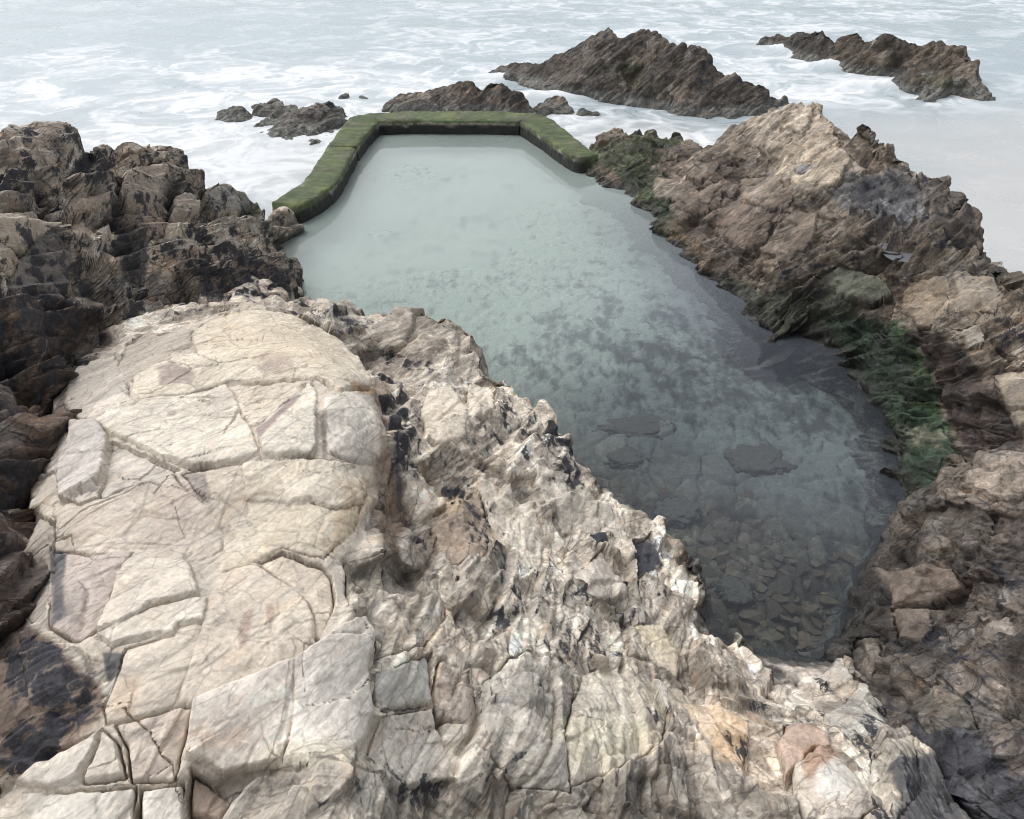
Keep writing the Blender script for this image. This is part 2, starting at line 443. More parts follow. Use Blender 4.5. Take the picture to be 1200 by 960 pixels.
    for k, (t, amp) in enumerate(strata):                    # beds, each split by joints into straight-edged plates
        s_ = Q[:, 2] / f32(t) + noise(P * f32(.8), seed + 30 + k) * f32(.10 / t) + noise(P * f32(6), seed + 35 + k) * f32(.006 / t)
        lay = np.floor(s_); fr = s_ - lay
        li = lay.astype(np.int32); l1 = h32(li, li * 3, li * 7, seed + 5 + k)
        w1 = t * (1.6 + 2.6 * u01(l1, 1)) + .05; w2 = t * (1.4 + 2.2 * u01(l1, 2)) + .05
        p1 = Q[:, 0] / w1 + u01(l1, 3) * 9 + .25 * Q[:, 1] / w1; p2 = Q[:, 1] / w2 + u01(l1, 4) * 9 - .2 * Q[:, 0] / w2
        i1 = np.floor(p1); g1 = p1 - i1
        p2 = p2 + i1 * .37; i2 = np.floor(p2); g2 = p2 - i2
        lh = h32(li, i1.astype(np.int32), i2.astype(np.int32), seed + k)
        r_ = u01(lh, 3)
        e = np.minimum(np.minimum(fr, 1 - fr) * t, np.minimum(np.minimum(g1, 1 - g1) * w1, np.minimum(g2, 1 - g2) * w2))
        open_ = np.clip(u01(lh, 6) * 2.2 - 1.1 + nzb, 0, 1)
        d += f32(amp) * ((r_ - .5) * 1.7 + (fr - .5) * (.5 + 1.1 * u01(lh, 5)) + (g1 - .5) * (u01(lh, 7) - .5) * 1.6 + (g2 - .5) * (u01(lh, 8) - .5) * 1.6)
        d -= (.25 * amp + .012) * open_ * (1 - sstep(0., .006 + .03 * t, e))
        tone *= 1 + (u01(lh, 9) - .5) * .58
    fb = fbm(P * f32(13), 4, seed + 40, .55)
    d += fbmamp * fb
    fine_ = .005 * fbm(P * f32(6), 5, seed + 41)
    if terrace:                                              # sheets flaked off the slabs
        tt = fbm((P @ BM) * np.array([.9, 1.5, 2.], f32), 4, seed + 43, .5) * 5.5
        fl = np.floor(tt); fine_ = fine_ + terrace * (fl + sstep(.86, 1., tt - fl)) * .9
        for q1, w_, dp in ((2.1, .016, .022), (4.6, .030, .013)):
            e, hid, vec, env = blocks((P @ BM) * np.array([q1 * .6, q1, q1], f32) + nz[:, None] * f32(.06), seed + 77 + int(q1))
            fine_ = fine_ - dp * (1 - sstep(0., w_, e)) * np.clip(u01(hid, 4) * 2 - 1 + nzb, 0, 1)
            fine_ = fine_ + .010 * (u01(hid, 5) - .5)
    d -= d.mean()
    for _ in range(relax):                                   # jumps between plates spread over two grid steps, the rest stays crisp
        hf = d[F].mean(1); acc = np.zeros(M); cnt = np.zeros(M)
        for j in range(4): acc += np.bincount(F[:, j], hf, M); cnt += np.bincount(F[:, j], minlength=M)
        av = (acc / np.maximum(cnt, 1)).astype(f32) - d
        d = d + av * np.clip(np.abs(av) / (.30 * step * (dep + 1.)), 0, 1) * .85
    d = d * rough + (1 - np.clip(rough, 0, 1)) * fine_
    fade = sstep(-1.3, -.2, sd) * .5 + .5
    P = P + n * (d * fade)[:, None]
    up = n * .35 + np.array([0, 0, .65], f32)
    P = P + up * h[:, None]
    tint *= (1 + (tone - 1) * np.clip(rough * 1.1, .25, 1))[:, None]
    u, v, dep = project(P)
    paint(tint, wet, rough, u, v, nz, post)
    dens = np.full(M, lichen, f32)
    for poly, val, soft in lichen_zone:
        m = sstep(-soft, soft, poly_sd(u, v, poly) + nz * soft * .8)
        dens += (val - dens) * m
    if lichen_rough: dens = dens * np.clip(rough * 2.2 - .25, 0, 1) - .35 * (rough < .3)
    for poly, zp, soft in pads:                              # hollows that hold a puddle
        m = sstep(-soft, soft * .3, poly_sd(u, v, poly) + nz * soft * .5)
        P[:, 2] += (zp - P[:, 2]) * m
        rim = sstep(-14, -3, poly_sd(u, v, poly)) * (1 - m)
        P[:, 2] += np.maximum(zp + .075 + .02 * nz - P[:, 2], 0) * rim
    # ---- water line
    if tide is not None:
        z0, z1, col = tide
        m = (1 - sstep(z0, z1, P[:, 2] + .10 * nz))
        if silt is not None:                                 # below the tide mark the rock is coated with pale silt
            ms = 1 - sstep(-.22, -.06, P[:, 2] + .05 * nz)
            tint += (np.array(silt, f32) * (1 + .35 * nz[:, None]) - tint) * ms[:, None]; m = m * (1 - ms); dens = dens - ms * 1.5
        tint += (np.array(col, f32) - tint) * (m * .9)[:, None]; wet = np.maximum(wet, m); dens = dens - m * 1.5
    tint = np.clip(tint, .008, .85)
    org = np.array([fp[:, 0].mean(), fp[:, 1].mean(), SEA])
    A = dict(tint=tint, wet=np.clip(wet, 0, 1), lich=dens, mott=(np.clip(rough, .1, 1) * mottle).astype(f32))
    fpart = part[F]
    fpart = np.where((fpart == fpart[:, :1]).all(1), fpart[:, 0], fpart.max(1))
    zk = (P[F][:, :, 2] > zcut).any(1)
    F, fpart = F[zk], fpart[zk]
    for k in range(1, len(slabs) + 1):                       # a slab is one piece: crumbs go back to the bedrock
        q = np.nonzero(fpart == k)[0]
        if len(q):
            pl = pieces(F[q]); ids, cnt = np.unique(pl, return_counts=True)
            fpart[q[pl != ids[cnt.argmax()]]] = 0
    present = [k for k in range(len(slabs) + 1) if (fpart == k).sum() > 25]
    NV[label] = len(P)
    return dict(name=name, label=label, cat=cat, group=group, P=P, F=F, A=A, fpart=fpart, present=present, slabs=slabs, core=core, mat=mat, org=org, smooth=smooth)

def build(name, label, cat, group, P, F, A, fpart, present, slabs, core, mat, org, smooth):
    if len(present) <= 1:
        V2, F2, A2 = submesh(P, F, A)
        o = mesh_np(name, V2, F2, mat, A2, None, org, smooth); o.location = org
        tag(o, label, cat, group); return o
    root = empty(name, org); tag(root, label, cat, group)
    for k in present:
        V2, F2, A2 = submesh(P, F[fpart == k], A)
        nm = core if k == 0 else slabs[k - 1].get('n', 'slab')
        o = mesh_np(nm, V2, F2, mat, A2, root, org, smooth)
        if k and slabs[k - 1].get('label'): o['label'] = slabs[k - 1]['label']
    return root

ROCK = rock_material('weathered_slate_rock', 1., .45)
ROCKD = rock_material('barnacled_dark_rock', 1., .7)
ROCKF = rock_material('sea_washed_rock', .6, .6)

CREAM, TAN, GREYB = (.66, .595, .505), (.46, .375, .29), (.30, .255, .21)
BROWN, MUD, WHITE = (.20, .155, .125), (.065, .050, .045), (.74, .71, .65)
SLATE, MOSS, MOSSD, RUST = (.16, .165, .19), (.040, .075, .022), (.016, .034, .018), (.42, .24, .14)
EXPOSURE = 0.46
DENOISE = True

# ------------------------------------------------------------------ the pale outcrop in front
r = 1
pale_foot = [(318,316,.30),(340,332,.33),(364,350,.38),(390,360,.50),(425,373,.58),(450,366,.72),(490,360,.82),(530,370,.78),(556,384,.68),(561,412,.56),
    (575,432,.5),(595,440,.45),(612,465,.4),(650,490,.4),(664,515,.33),(663,535,.28),(690,552,.25),(706,580,.18),(740,605,.15),(780,625,.14),(820,655,.13),
    (838,700,.10),(850,742,.03),(872,753,-.02),(940,764,-.03),(985,770,.0),(1002,795,.28),(1035,830,.48),(1080,872,.68),(1130,950,.88),(1165,990,.95),
    (1230,1100,1.1),(1020,1500,1.6),(600,1650,1.95),(100,1500,2.1),(-250,1200,2.0),(-60,1000,1.72),(20,925,1.78),(-5,800,1.70),(0,720,1.66),(18,640,1.58),(42,560,1.50),(58,490,1.40),
    (78,430,1.27),(125,396,1.14),(190,365,1.0),(255,345,.8),(300,330,.6)]
pale_in = [(310,362,0,r),(230,390,0,r),(150,440,0,r),(90,500,0,r),(60,600,0,r),(60,700,0,r),(100,760,0,r),(200,500,0.02,r),(300,480,.02,r),(380,420,.03,r),(200,650,0,r),
    (300,600,0,r),(300,720,.03,r),(250,850,.0,r),(150,880,-.02,r),(80,930,-.05,r),(420,740,.04,r),(340,890,.03,r),(420,890,-.02,r),(380,660,-.02,r),(400,600,0,r),(430,545,.0,r),
    (437,457,.02,r),(448,490,.01,r),(452,530,-.02,r),(432,592,-.02,r),(424,630,-.03,r),(478,500,.86),(480,560,.95),(470,620,1.08),(455,690,1.30),(410,660,-.06,r),
    (340,930,-.20,r),(420,930,-.22,r),(260,935,-.16,r),(200,940,-.12,r),(40,950,-.16,r),(15,850,-.16,r),(60,830,-.07,r),
    (440,420,.72),(470,440,.62),(520,440,.62),(490,400,.76),(545,400,.66),(550,440,.5),(600,480,.44),(520,520,.88),(560,480,.72),(620,520,.52),(640,620,.52),(540,640,1.02),(700,640,.36),
    (760,680,.30),(600,560,.66),(600,700,.92),(700,700,.58),(800,720,.26),(660,760,.86),(520,700,1.24),(500,780,1.42),(560,800,1.34),(620,830,1.28),(640,900,1.30),(730,830,.94),
    (740,900,1.06),(560,900,1.42),(480,860,1.5),(500,950,1.40),(600,945,1.18),(800,800,.50),(850,830,.52),(900,800,.24),(880,880,.82),(980,890,.92),(1000,860,.78),(920,930,1.0),(1000,950,1.02),(1080,940,.86),(800,930,.98)]
def S(p, **k): return dict(p=p, **k)
SL = dict(r=.10)
pale_slabs = [
 S([(233,383),(270,368),(300,359),(335,369),(375,385),(400,400),(420,425),(438,455),(400,462),(372,447),(300,453),(267,452),(217,462),(153,468),(157,443),(180,427),(230,413),(223,392)], o=0.025, t=(.02,.03), c=.03, w=.009, col=(.66,.59,.48), **SL),
 S([(137,428),(147,400),(175,388),(225,386),(230,413),(180,427),(157,443),(150,452)], o=-.01, t=(.05,0), col=(.50,.45,.38), r=.2),
 S([(75,470),(83,430),(130,405),(137,428),(150,452),(153,468),(115,490),(83,492)], o=0., t=(-.06,.02), col=(.52,.47,.41), r=.3),
 S([(153,468),(217,462),(267,452),(273,463),(285,487),(293,502),(307,537),(265,548),(227,551),(190,538),(167,527),(130,510),(110,494),(115,490)], o=0.032, t=(0,.03), c=.05, w=.010, col=(.67,.61,.52), **SL),
 S([(273,463),(300,453),(367,447),(350,460),(325,485),(300,500),(293,502),(285,487)], o=0.021, c=.02, col=(.64,.57,.47), r=.15),
 S([(367,447),(371,465),(371,528),(367,537),(310,541),(302,507),(313,495),(350,463)], o=0.035, c=.035, t=(0,.03), col=(.68,.63,.54), **SL),
 S([(380,465),(438,457),(448,490),(453,530),(430,545),(400,540),(383,533)], o=0.028, t=(.03,0), c=.035, col=(.70,.65,.57), r=.12),
 S([(83,497),(110,493),(128,513),(123,550),(110,573),(70,588),(72,555),(80,507)], o=0.052, t=(-.02,.02), c=.06, w=.012, col=(.56,.52,.48), **SL),
 S([(60,490),(78,507),(72,553),(43,565),(48,533)], o=0.021, t=(-.1,0), c=.04, col=(.50,.46,.42), r=.12),
 S([(130,517),(167,530),(213,550),(200,553),(150,565),(113,577),(123,550)], o=-.02, col=(.56,.51,.45), **SL),
 S([(60,588),(113,577),(150,565),(203,553),(213,570),(247,593),(260,617),(262,640),(247,648),(233,652),(213,657),(163,645),(110,645),(58,645),(57,610)], o=0., t=(.02,.01), col=(.60,.53,.45), r=.14),
 S([(58,645),(110,645),(163,645),(137,673),(133,690),(117,737),(93,757),(72,745),(57,737),(55,690)], o=0.014, t=(.10,0), c=.04, col=(.52,.45,.40), r=.3),
 S([(163,645),(213,657),(222,660),(230,690),(232,700),(180,712),(150,735),(117,750),(117,737),(133,690),(137,673)], o=0.038, t=(0,.03), c=.035, col=(.69,.62,.53), **SL),
 S([(113,750),(133,740),(177,718),(230,702),(243,703),(238,732),(207,735),(205,747),(150,758),(133,762)], o=0.025, c=.03, col=(.66,.60,.51), **SL),
 S([(40,600),(57,607),(55,640),(52,717),(40,732),(10,715),(8,690),(18,640)], o=-.02, t=(-.06,0), c=.05, w=.012, col=(.46,.41,.36), r=.15),
 S([(147,763),(203,748),(207,736),(238,732),(220,787),(205,827),(177,837),(123,850),(122,833),(132,803),(143,780)], o=0.000, col=(.62,.55,.46), **SL),
 S([(253,673),(300,660),(333,683),(360,707),(367,723),(365,757),(348,773),(227,827),(207,828),(220,787),(243,707)], o=0.007, c=.03, w=.010, col=(.65,.575,.48), r=.08),
 S([(300,657),(330,645),(377,660),(390,677),(392,710),(370,755),(367,723),(360,705),(333,680)], o=-.02, col=(.64,.56,.46), **SL),
 S([(227,827),(287,800),(347,775),(343,850),(335,905),(290,905),(262,914),(240,896),(217,890)], o=0.052, t=(.02,.03), c=.03, w=.007, col=(.70,.63,.55), **SL),
 S([(347,775),(400,740),(427,731),(438,752),(431,780),(432,840),(420,880),(400,908),(375,912),(335,905),(343,850)], o=0.059, t=(.03,.02), c=.012, w=.005, col=(.71,.66,.59), **SL),
 S([(133,848),(177,837),(205,828),(227,828),(217,872),(213,885),(205,917),(153,917),(147,873)], o=0., c=.045, col=(.60,.52,.44), r=.18),
 S([(120,853),(140,870),(150,913),(93,917),(107,887)], o=0.021, c=.06, w=.014, col=(.62,.56,.48), r=.15),
 S([(28,922),(67,887),(120,853),(107,887),(92,918),(60,926)], o=0.035, c=.05, t=(0,.03), col=(.63,.58,.51), r=.15),
 S([(30,930),(93,922),(160,920),(162,975),(28,985)], o=0.000, c=.06, col=(.66,.62,.55), r=.2),
 S([(165,924),(217,918),(221,975),(164,975)], o=0.014, c=.07, w=.015, col=(.64,.60,.54), r=.25),
 S([(223,899),(267,932),(257,953),(223,947)], o=-.03, c=.07, w=.014, col=(.34,.27,.22), r=.2, n='wedged_block'),
 S([(213,555),(227,552),(285,545),(288,587),(290,613),(263,617),(260,612),(247,590),(225,572)], o=0.007, c=.04, col=(.60,.53,.44), **SL),
 S([(285,545),(373,538),(400,542),(438,548),(428,590),(395,600),(365,588),(330,590),(288,587)], o=0.017, c=.022, t=(0,.02), col=(.68,.61,.50), r=.14),
 S([(290,590),(330,592),(365,590),(426,592),(412,625),(380,655),(330,643),(300,657),(262,672),(255,672),(263,620),(290,615)], o=0.003, c=.022, col=(.62,.55,.44), r=.2),
 # the broken ground between the slabs and the pool
 S([(420,375),(450,366),(490,360),(530,370),(556,385),(560,410),(550,440),(520,425),(470,412),(440,402)], o=0.014, t=(0,.0), c=.02, col=(.60,.53,.44), cs=.8, r=.8, n='knob'),
 S([(500,462),(530,455),(548,482),(545,515),(520,525),(500,515),(492,485)], o=0.035, c=.04, dome=.04, col=(.64,.57,.47), r=.3, n='boulder'),
 S([(550,450),(575,456),(580,480),(555,490),(548,470)], o=0.028, c=.04, col=(.64,.58,.48), r=.4, n='boulder'),
 S([(500,620),(530,590),(565,578),(572,640),(560,670),(520,665)], o=0.014, c=.04, dome=.03, col=(.40,.32,.25), r=.5, n='boulder'),
 S([(560,560),(600,570),(625,600),(640,640),(625,680),(600,690),(590,640),(565,600)], o=0.021, c=.03, t=(-.1,.05), col=(.62,.56,.47), r=.5, n='ledge'),
 S([(625,550),(665,560),(720,600),(738,640),(700,632),(660,630),(640,600)], o=0.028, c=.03, t=(0,-.05), col=(.60,.55,.47), r=.5, n='ledge'),
 S([(680,638),(706,625),(714,650),(690,657)], o=0.035, c=.05, t=(.2,-.2), col=(.050,.052,.06), r=.25, n='dark_block'),
 S([(736,645),(758,636),(776,668),(742,690)], o=0.028, c=.05, t=(.1,.1), col=(.045,.047,.055), r=.4, n='dark_block'),
 S([(660,690),(700,655),(732,690),(735,700),(690,705)], o=0.035, c=.03, dome=.03, col=(.66,.60,.52), r=.35, n='boulder'),
 S([(405,660),(460,655),(510,690),(515,735),(490,765),(440,770),(440,735),(405,720)], o=0.000, dome=.05, c=.04, col=(.40,.36,.30), r=.9, n='boulder'),
 S([(435,790),(500,770),(508,825),(440,836)], o=0.021, c=.05, col=(.54,.52,.47), r=.18, n='ledge'),
 S([(440,842),(508,830),(522,880),(532,915),(470,925),(425,905)], o=0.032, c=.05, t=(0,.04), col=(.54,.50,.44), r=.4, n='ledge'),
 S([(560,800),(610,768),(660,775),(672,820),(660,870),(668,930),(600,925),(575,890),(562,840)], dome=.10, round=.2, c=.05, col=(.44,.41,.36), r=.75, n='boulder'),
 S([(505,780),(550,785),(560,840),(555,850),(512,842)], dome=.06, c=.06, w=.018, col=(.42,.36,.30), r=.7, n='boulder'),
 S([(685,790),(735,783),(765,815),(778,850),(772,880),(740,900),(700,910),(665,925),(655,890),(660,845)], dome=.11, round=.2, c=.05, col=(.60,.55,.46), r=.45, n='boulder'),
 S([(745,733),(775,730),(800,760),(795,790),(770,775)], dome=.05, c=.03, col=(.70,.62,.48), r=.25, n='boulder'),
 S([(690,783),(730,790),(778,820),(780,850),(760,820),(720,800)], o=0.091, c=.02, col=(.68,.64,.57), r=.2, n='ledge'),
 S([(800,820),(850,830),(878,850),(870,900),(830,880),(805,850)], dome=.06, c=.03, col=(.58,.46,.34), r=.5, n='boulder'),
 S([(930,885),(960,866),(985,880),(1010,905),(1038,945),(1010,965),(945,962),(928,930)], dome=.13, round=.16, c=.06, col=(.64,.57,.49), r=.3, n='boulder'),
 S([(910,860),(940,843),(972,852),(975,868),(955,868),(930,885),(920,900)], dome=.06, c=.04, col=(.55,.42,.34), r=.4, n='boulder'),
 S([(860,756),(900,752),(940,765),(990,775),(1000,795),(960,800),(900,780)], o=0.014, c=.02, t=(0,.1), col=(.60,.55,.48), r=.45, n='ledge'),
 S([(960,828),(1015,798),(1050,830),(1065,855),(1000,858)], dome=.07, c=.04, col=(.40,.38,.34), r=.7, n='boulder'),
 S([(1025,870),(1070,862),(1085,920),(1050,965),(1035,920)], dome=.05, c=.04, col=(.34,.31,.26), r=.7, n='boulder'),
]
pale_layers = [
 ([(60,480),(85,430),(150,395),(300,355),(440,455),(452,540),(425,640),(400,735),(440,760),(432,900),(240,920),(20,980),(20,930),(120,850),(135,780),(60,745),(10,715),(40,600)], None, 6, 3, 1., None, .16),
 ([(60,380),(440,350),(600,440),(860,720),(1100,960),(0,1000),(0,700)], (.58,.52,.44), 20, 12, 1.),
 ([(470,540),(540,500),(600,560),(620,650),(560,720),(480,700)], (.50,.43,.35), 15, 22, .6),
 ([(440,680),(640,640),(800,740),(900,960),(440,960)], (.54,.485,.405), 20, 30, .85),
 ([(560,740),(640,650),(700,720),(640,800)], (.52,.475,.405), 15, 25, .7),
 ([(430,455),(452,455),(470,540),(482,600),(455,650),(425,640),(440,600)], (.30,.235,.18), 5, 6, .9),
 ([(820,790),(900,830),(930,900),(900,960),(780,960),(770,900)], (.46,.38,.30), 20, 20, .7),
 ([(200,905),(440,900),(640,925),(800,890),(1000,965),(1000,1000),(200,1000)], (.26,.235,.20), 6, 10, .8),
 ([(0,735),(45,735),(75,760),(110,800),(127,830),(85,875),(40,905),(-20,925),(-40,740)], (.20,.15,.12), 5, 8, .95),
 ([(0,560),(35,600),(12,690),(0,740),(-40,700)], (.10,.075,.065), 6, 10, .9),
 ([(40,560),(58,485),(85,415),(140,385),(110,430),(75,480),(60,545)], (.16,.13,.11), 6, 8, .9),
 ([(430,400),(470,410),(440,470),(480,520),(490,560),(450,520)], (.24,.20,.17), 8, 12, .7),
 ([(850,745),(838,690),(815,640),(770,615),(735,600),(700,575),(690,545),(660,530),(655,500),(690,520),(740,590),(830,640),(860,740)], (.06,.055,.055), 4, 5, .9, .5),
 ([(1000,800),(1060,850),(1120,930),(1160,1000),(1080,1000),(1050,930),(1020,860)], (.22,.20,.18), 12, 16, .8),
]
pale_post = [
 ([(180,427),(205,424),(228,438),(222,449),(190,450)], (.30,.235,.215), 3, 5, .75), ([(310,412),(340,416),(346,432),(325,440),(305,432)], (.33,.26,.23), 3, 6, .7),
 ([(350,463),(338,468),(318,488),(300,503),(304,512),(322,494),(345,474)], (.25,.19,.19), 2, 2, .8), ([(217,553),(240,556),(248,590),(236,592),(222,572)], (.25,.22,.22), 2, 4, .7),
 ([(196,482),(206,480),(206,488),(196,488)], (.34,.26,.22), 2, 4, .6), ([(170,640),(195,560),(235,570),(250,600),(200,640)], (.50,.42,.36), 10, 14, .5), ([(285,718),(296,715),(292,745),(280,768),(278,745)], (.36,.25,.21), 3, 5, .6), ([(313,708),(322,710),(320,748),(314,745)], (.36,.25,.21), 2, 4, .55),
 ([(58,640),(75,650),(78,720),(60,735)], (.10,.10,.115), 3, 6, .8), ([(120,765),(145,765),(140,790),(128,800)], (.07,.075,.085), 2, 3, .85), ([(225,855),(290,850),(285,880),(235,885)], (.55,.43,.33), 5, 8, .6), ([(290,880),(400,860),(430,895),(330,905)], (.60,.55,.44), 6, 8, .6),
 ([(255,370),(330,372),(390,400),(400,430),(300,420),(240,400)], (.64,.54,.41), 14, 16, .55), ([(135,800),(165,790),(158,840),(130,840)], (.56,.42,.30), 5, 8, .55), ([(400,565),(440,560),(425,620),(390,645)], (.55,.43,.29), 6, 10, .6),
 ([(375,490),(383,480),(384,535),(378,537)], (.18,.16,.15), 1.5, 2, .7), ([(436,455),(450,500),(470,590),(478,600),(462,640),(440,640),(452,560)], (.27,.20,.145), 4, 5, .7), ([(458,500),(468,520),(472,600),(466,600)], (.10,.10,.11), 2, 3, .8),
 ([(955,900),(985,890),(1005,915),(990,935),(955,930)], (.74,.71,.66), 4, 6, .85), ([(940,880),(960,868),(985,885),(960,900),(945,930)], (.42,.27,.19), 4, 6, .8), ([(640,845),(680,840),(760,850),(760,870),(680,905)], (.60,.57,.44), 6, 8, .6),
 ([(745,735),(775,735),(800,765),(790,785)], (.70,.60,.45), 4, 5, .7), ([(835,845),(875,860),(868,895),(830,880)], (.60,.44,.28), 5, 8, .65), ([(520,575),(552,575),(550,590),(510,610)], (.52,.40,.27), 4, 6, .6), ([(413,447),(440,455),(438,465),(412,458)], (.50,.32,.17), 2, 2, .7),
 ([(1040,890),(1100,880),(1150,940),(1180,1000),(1060,1000),(1055,940)], (.045,.052,.068), 5, 16, .8, .85),
 ([(600,850),(660,870),(680,930),(620,940)], (.36,.34,.30), 8, 10, .6)]
pale_lichen = [([(450,455),(475,465),(492,520),(490,560),(470,545),(452,490)], 0.50, 8), ([(505,580),(545,556),(575,575),(575,640),(540,640),(545,590)], 0.44, 8), ([(440,395),(520,440),(500,460),(440,430)], 0.22, 10),
 ([(540,470),(620,440),(700,560),(640,540),(560,520)], 0.22, 15), ([(590,640),(760,660),(850,740),(780,760),(680,740),(580,720)], 0.26, 25), ([(560,680),(700,690),(760,770),(640,770)], 0.24, 20),
 ([(870,760),(1000,800),(1080,860),(1130,1000),(1030,960),(1000,880),(920,830)], 0.34, 20), ([(0,740),(60,750),(120,820),(60,900),(0,920)], 0.66, 10), ([(640,490),(668,510),(665,535),(690,580),(650,560)], 0.44, 6),
 ([(300,325),(400,360),(430,375),(400,400),(330,365),(260,360),(200,375),(180,365)], 0.34, 10), ([(60,380),(140,385),(80,440),(50,560),(30,560)], 0.40, 10)]
outcrop('pale_rock_outcrop', 'pale cream cracked rock outcrop filling the foreground beside the pool', 'rock outcrop', pale_foot, pale_in, ROCK, base=(.46,.40,.33), layers=pale_layers,
        slabs=pale_slabs, lichen=.04, lichen_zone=pale_lichen, levels=((.62,.075,.85),(.24,.026,.85),(.08,.007,.7)), strata=((.36,.040),(.15,.014),(.05,.004)), fbmamp=.004, mottle=.55, terrace=.006, step=.0012, lichen_rough=True, relax=2, post=pale_post, seed=1, tide=(.03,.14,(.04,.038,.037)), drop=2.2, c=.14)

# ------------------------------------------------------------------ the dark outcrop on the left
left_foot = [(-120,140,2.45),(-40,166,2.34),(0,172,2.28),(30,163,2.25),(60,161,2.18),(90,166,2.08),(108,180,1.98),(125,175,1.95),(150,180,1.85),(180,178,1.75),(197,195,1.5),(215,205,1.4),(240,215,1.2),
    (270,222,1.0),(300,228,.8),(322,240,.5),(338,252,.20),(346,266,.08),(326,280,.06),(318,300,.05),(328,318,.18),(352,344,.30),(300,352,.62),(220,372,.92),(130,402,1.1),(80,440,1.2),(55,520,1.3),(32,600,1.32),
    (5,700,1.4),(-10,850,1.5),(-100,950,1.6),(-420,900,2.4),(-420,500,2.7),(-300,250,2.6)]
left_in = [(85,400,1.14),(50,490,1.2),(25,600,1.25),(0,262,2.12),(45,260,1.98),(60,285,1.88),(85,320,1.58),(85,370,1.25),(30,450,1.55),(0,560,1.66),(0,440,1.86),(0,330,2.06),(150,250,1.58),(150,350,1.08),(250,300,.85),
    (300,300,.62),(200,290,1.08),(100,230,1.84),(60,205,2.1),(25,255,2.0),(100,330,1.36),(140,300,1.3),(-60,400,2.3),(-60,600,2.1),(180,245,1.5),(225,250,1.15),(270,260,.9),(310,265,.62),(120,280,1.5),(315,292,.25),(250,335,.75)]
left_slabs = [
 S([(0,172),(30,160),(75,154),(92,157),(100,165),(80,200),(60,225),(35,255),(5,258),(0,245)], o=0.120, t=(.02,.04), c=0.085, w=.02, col=(.34,.29,.245), cs=.8, r=.75, n='ledge'),
 S([(-10,262),(40,257),(50,268),(42,285),(22,305),(-10,322)], o=0.120, c=0.102, col=(.50,.43,.35), cs=.9, r=.3),
 S([(42,285),(53,275),(70,295),(85,320),(80,345),(50,365),(10,345),(24,308)], o=0.060, c=0.085, col=(.13,.12,.115), cs=.8, r=.4, n='dark_slab'),
 S([(55,262),(90,245),(132,233),(132,246),(100,262),(60,272)], o=0.120, c=0.085, col=(.42,.35,.28), cs=.9, r=.4, n='ledge'),
 S([(140,233),(150,209),(195,204),(198,212),(190,238),(188,249),(150,252)], o=0.180, t=(0,.12), c=0.136, w=.03, col=(.40,.335,.275), cs=.9, r=.25, n='block'),
 S([(146,256),(188,252),(192,285),(170,282),(158,268)], o=0.080, c=0.119, w=.025, col=(.38,.30,.245), cs=.9, r=.4, n='block'),
 S([(203,242),(225,234),(238,240),(237,256),(205,271),(198,265)], o=0.160, t=(0,.1), c=0.119, w=.025, col=(.40,.34,.28), cs=.9, r=.3, n='block'),
 S([(60,275),(100,262),(104,275),(85,300),(80,305)], o=0.080, c=0.085, col=(.44,.37,.30), cs=.9, r=.4, n='slab'),
 S([(88,310),(108,280),(128,272),(125,300),(110,320)], o=0.120, c=0.102, col=(.46,.40,.33), cs=.9, r=.35, n='slab'),
 S([(150,185),(178,178),(184,188),(170,196),(152,192)], o=.04, c=0.102, col=(.42,.36,.28), cs=.9, r=.4, n='block'),
 S([(240,232),(280,222),(298,234),(285,255),(258,252)], o=0.120, c=0.085, col=(.30,.28,.25), cs=.9, r=.4, n='block'),
 S([(160,206),(195,198),(200,204),(165,212)], o=0.120, c=0.085, col=(.36,.32,.27), cs=.9, r=.5, n='ledge'),
]
left_layers = [
 ([(-50,380),(60,340),(110,380),(80,440),(40,600),(0,760),(-80,760)], (.135,.102,.086), 10, 14, .95),
 ([(-60,400),(10,410),(25,470),(5,540),(-60,600)], (.20,.17,.145), 8, 10, .8),
 ([(30,440),(60,470),(30,540),(15,520)], (.16,.105,.075), 8, 10, .7),
 ([(110,165),(118,188),(100,203),(60,242),(35,260),(52,250),(85,210),(95,185)], (.030,.030,.037), 3, 4, .9),
 ([(128,235),(140,242),(146,270),(168,272),(166,332),(140,336),(125,310),(132,280)], (.045,.048,.056), 4, 6, .85),
 ([(190,225),(205,214),(208,240),(198,272),(193,255)], (.055,.058,.066), 3, 4, .85),
 ([(0,195),(32,188),(30,200),(0,206)], (.028,.028,.035), 2, 3, .9),
 ([(200,300),(380,330),(400,365),(260,360),(200,340)], (.24,.195,.155), 12, 16, .8),
 ([(230,190),(330,240),(350,262),(300,268),(240,240)], (.26,.22,.18), 10, 14, .7),
 ([(282,236),(300,235),(298,250),(285,262)], (.035,.05,.02), 3, 4, .8),
]
left_lichen = [([(230,290),(300,300),(380,340),(400,370),(300,365),(230,345)], 0.41, 10), ([(90,160),(130,180),(120,215),(95,215)], 0.37, 8), ([(30,270),(90,320),(80,390),(20,360)], 0.32, 8),
 ([(-40,360),(80,380),(60,480),(0,700),(-60,700)], 0.27, 14), ([(90,330),(200,340),(160,380),(80,400)], 0.30, 14), ([(205,240),(290,270),(260,300),(200,290)], 0.23, 10)]
outcrop('dark_rock_outcrop', 'dark lichen-stained layered rock outcrop rising left of the pale slabs', 'rock outcrop', left_foot, left_in, ROCK, base=(.45,.39,.325), layers=left_layers, slabs=left_slabs,
        lichen=.14, lichen_zone=left_lichen, levels=((.8,.022,.5),(.28,.012,.6),(.09,.006,.4)), strata=((.55,.12),(.23,.11),(.08,.030)), fbmamp=.006, mottle=.8, terrace=.010, step=.0012, relax=1, seed=2, tide=(.05,.20,(.03,.029,.028)), drop=2.2)

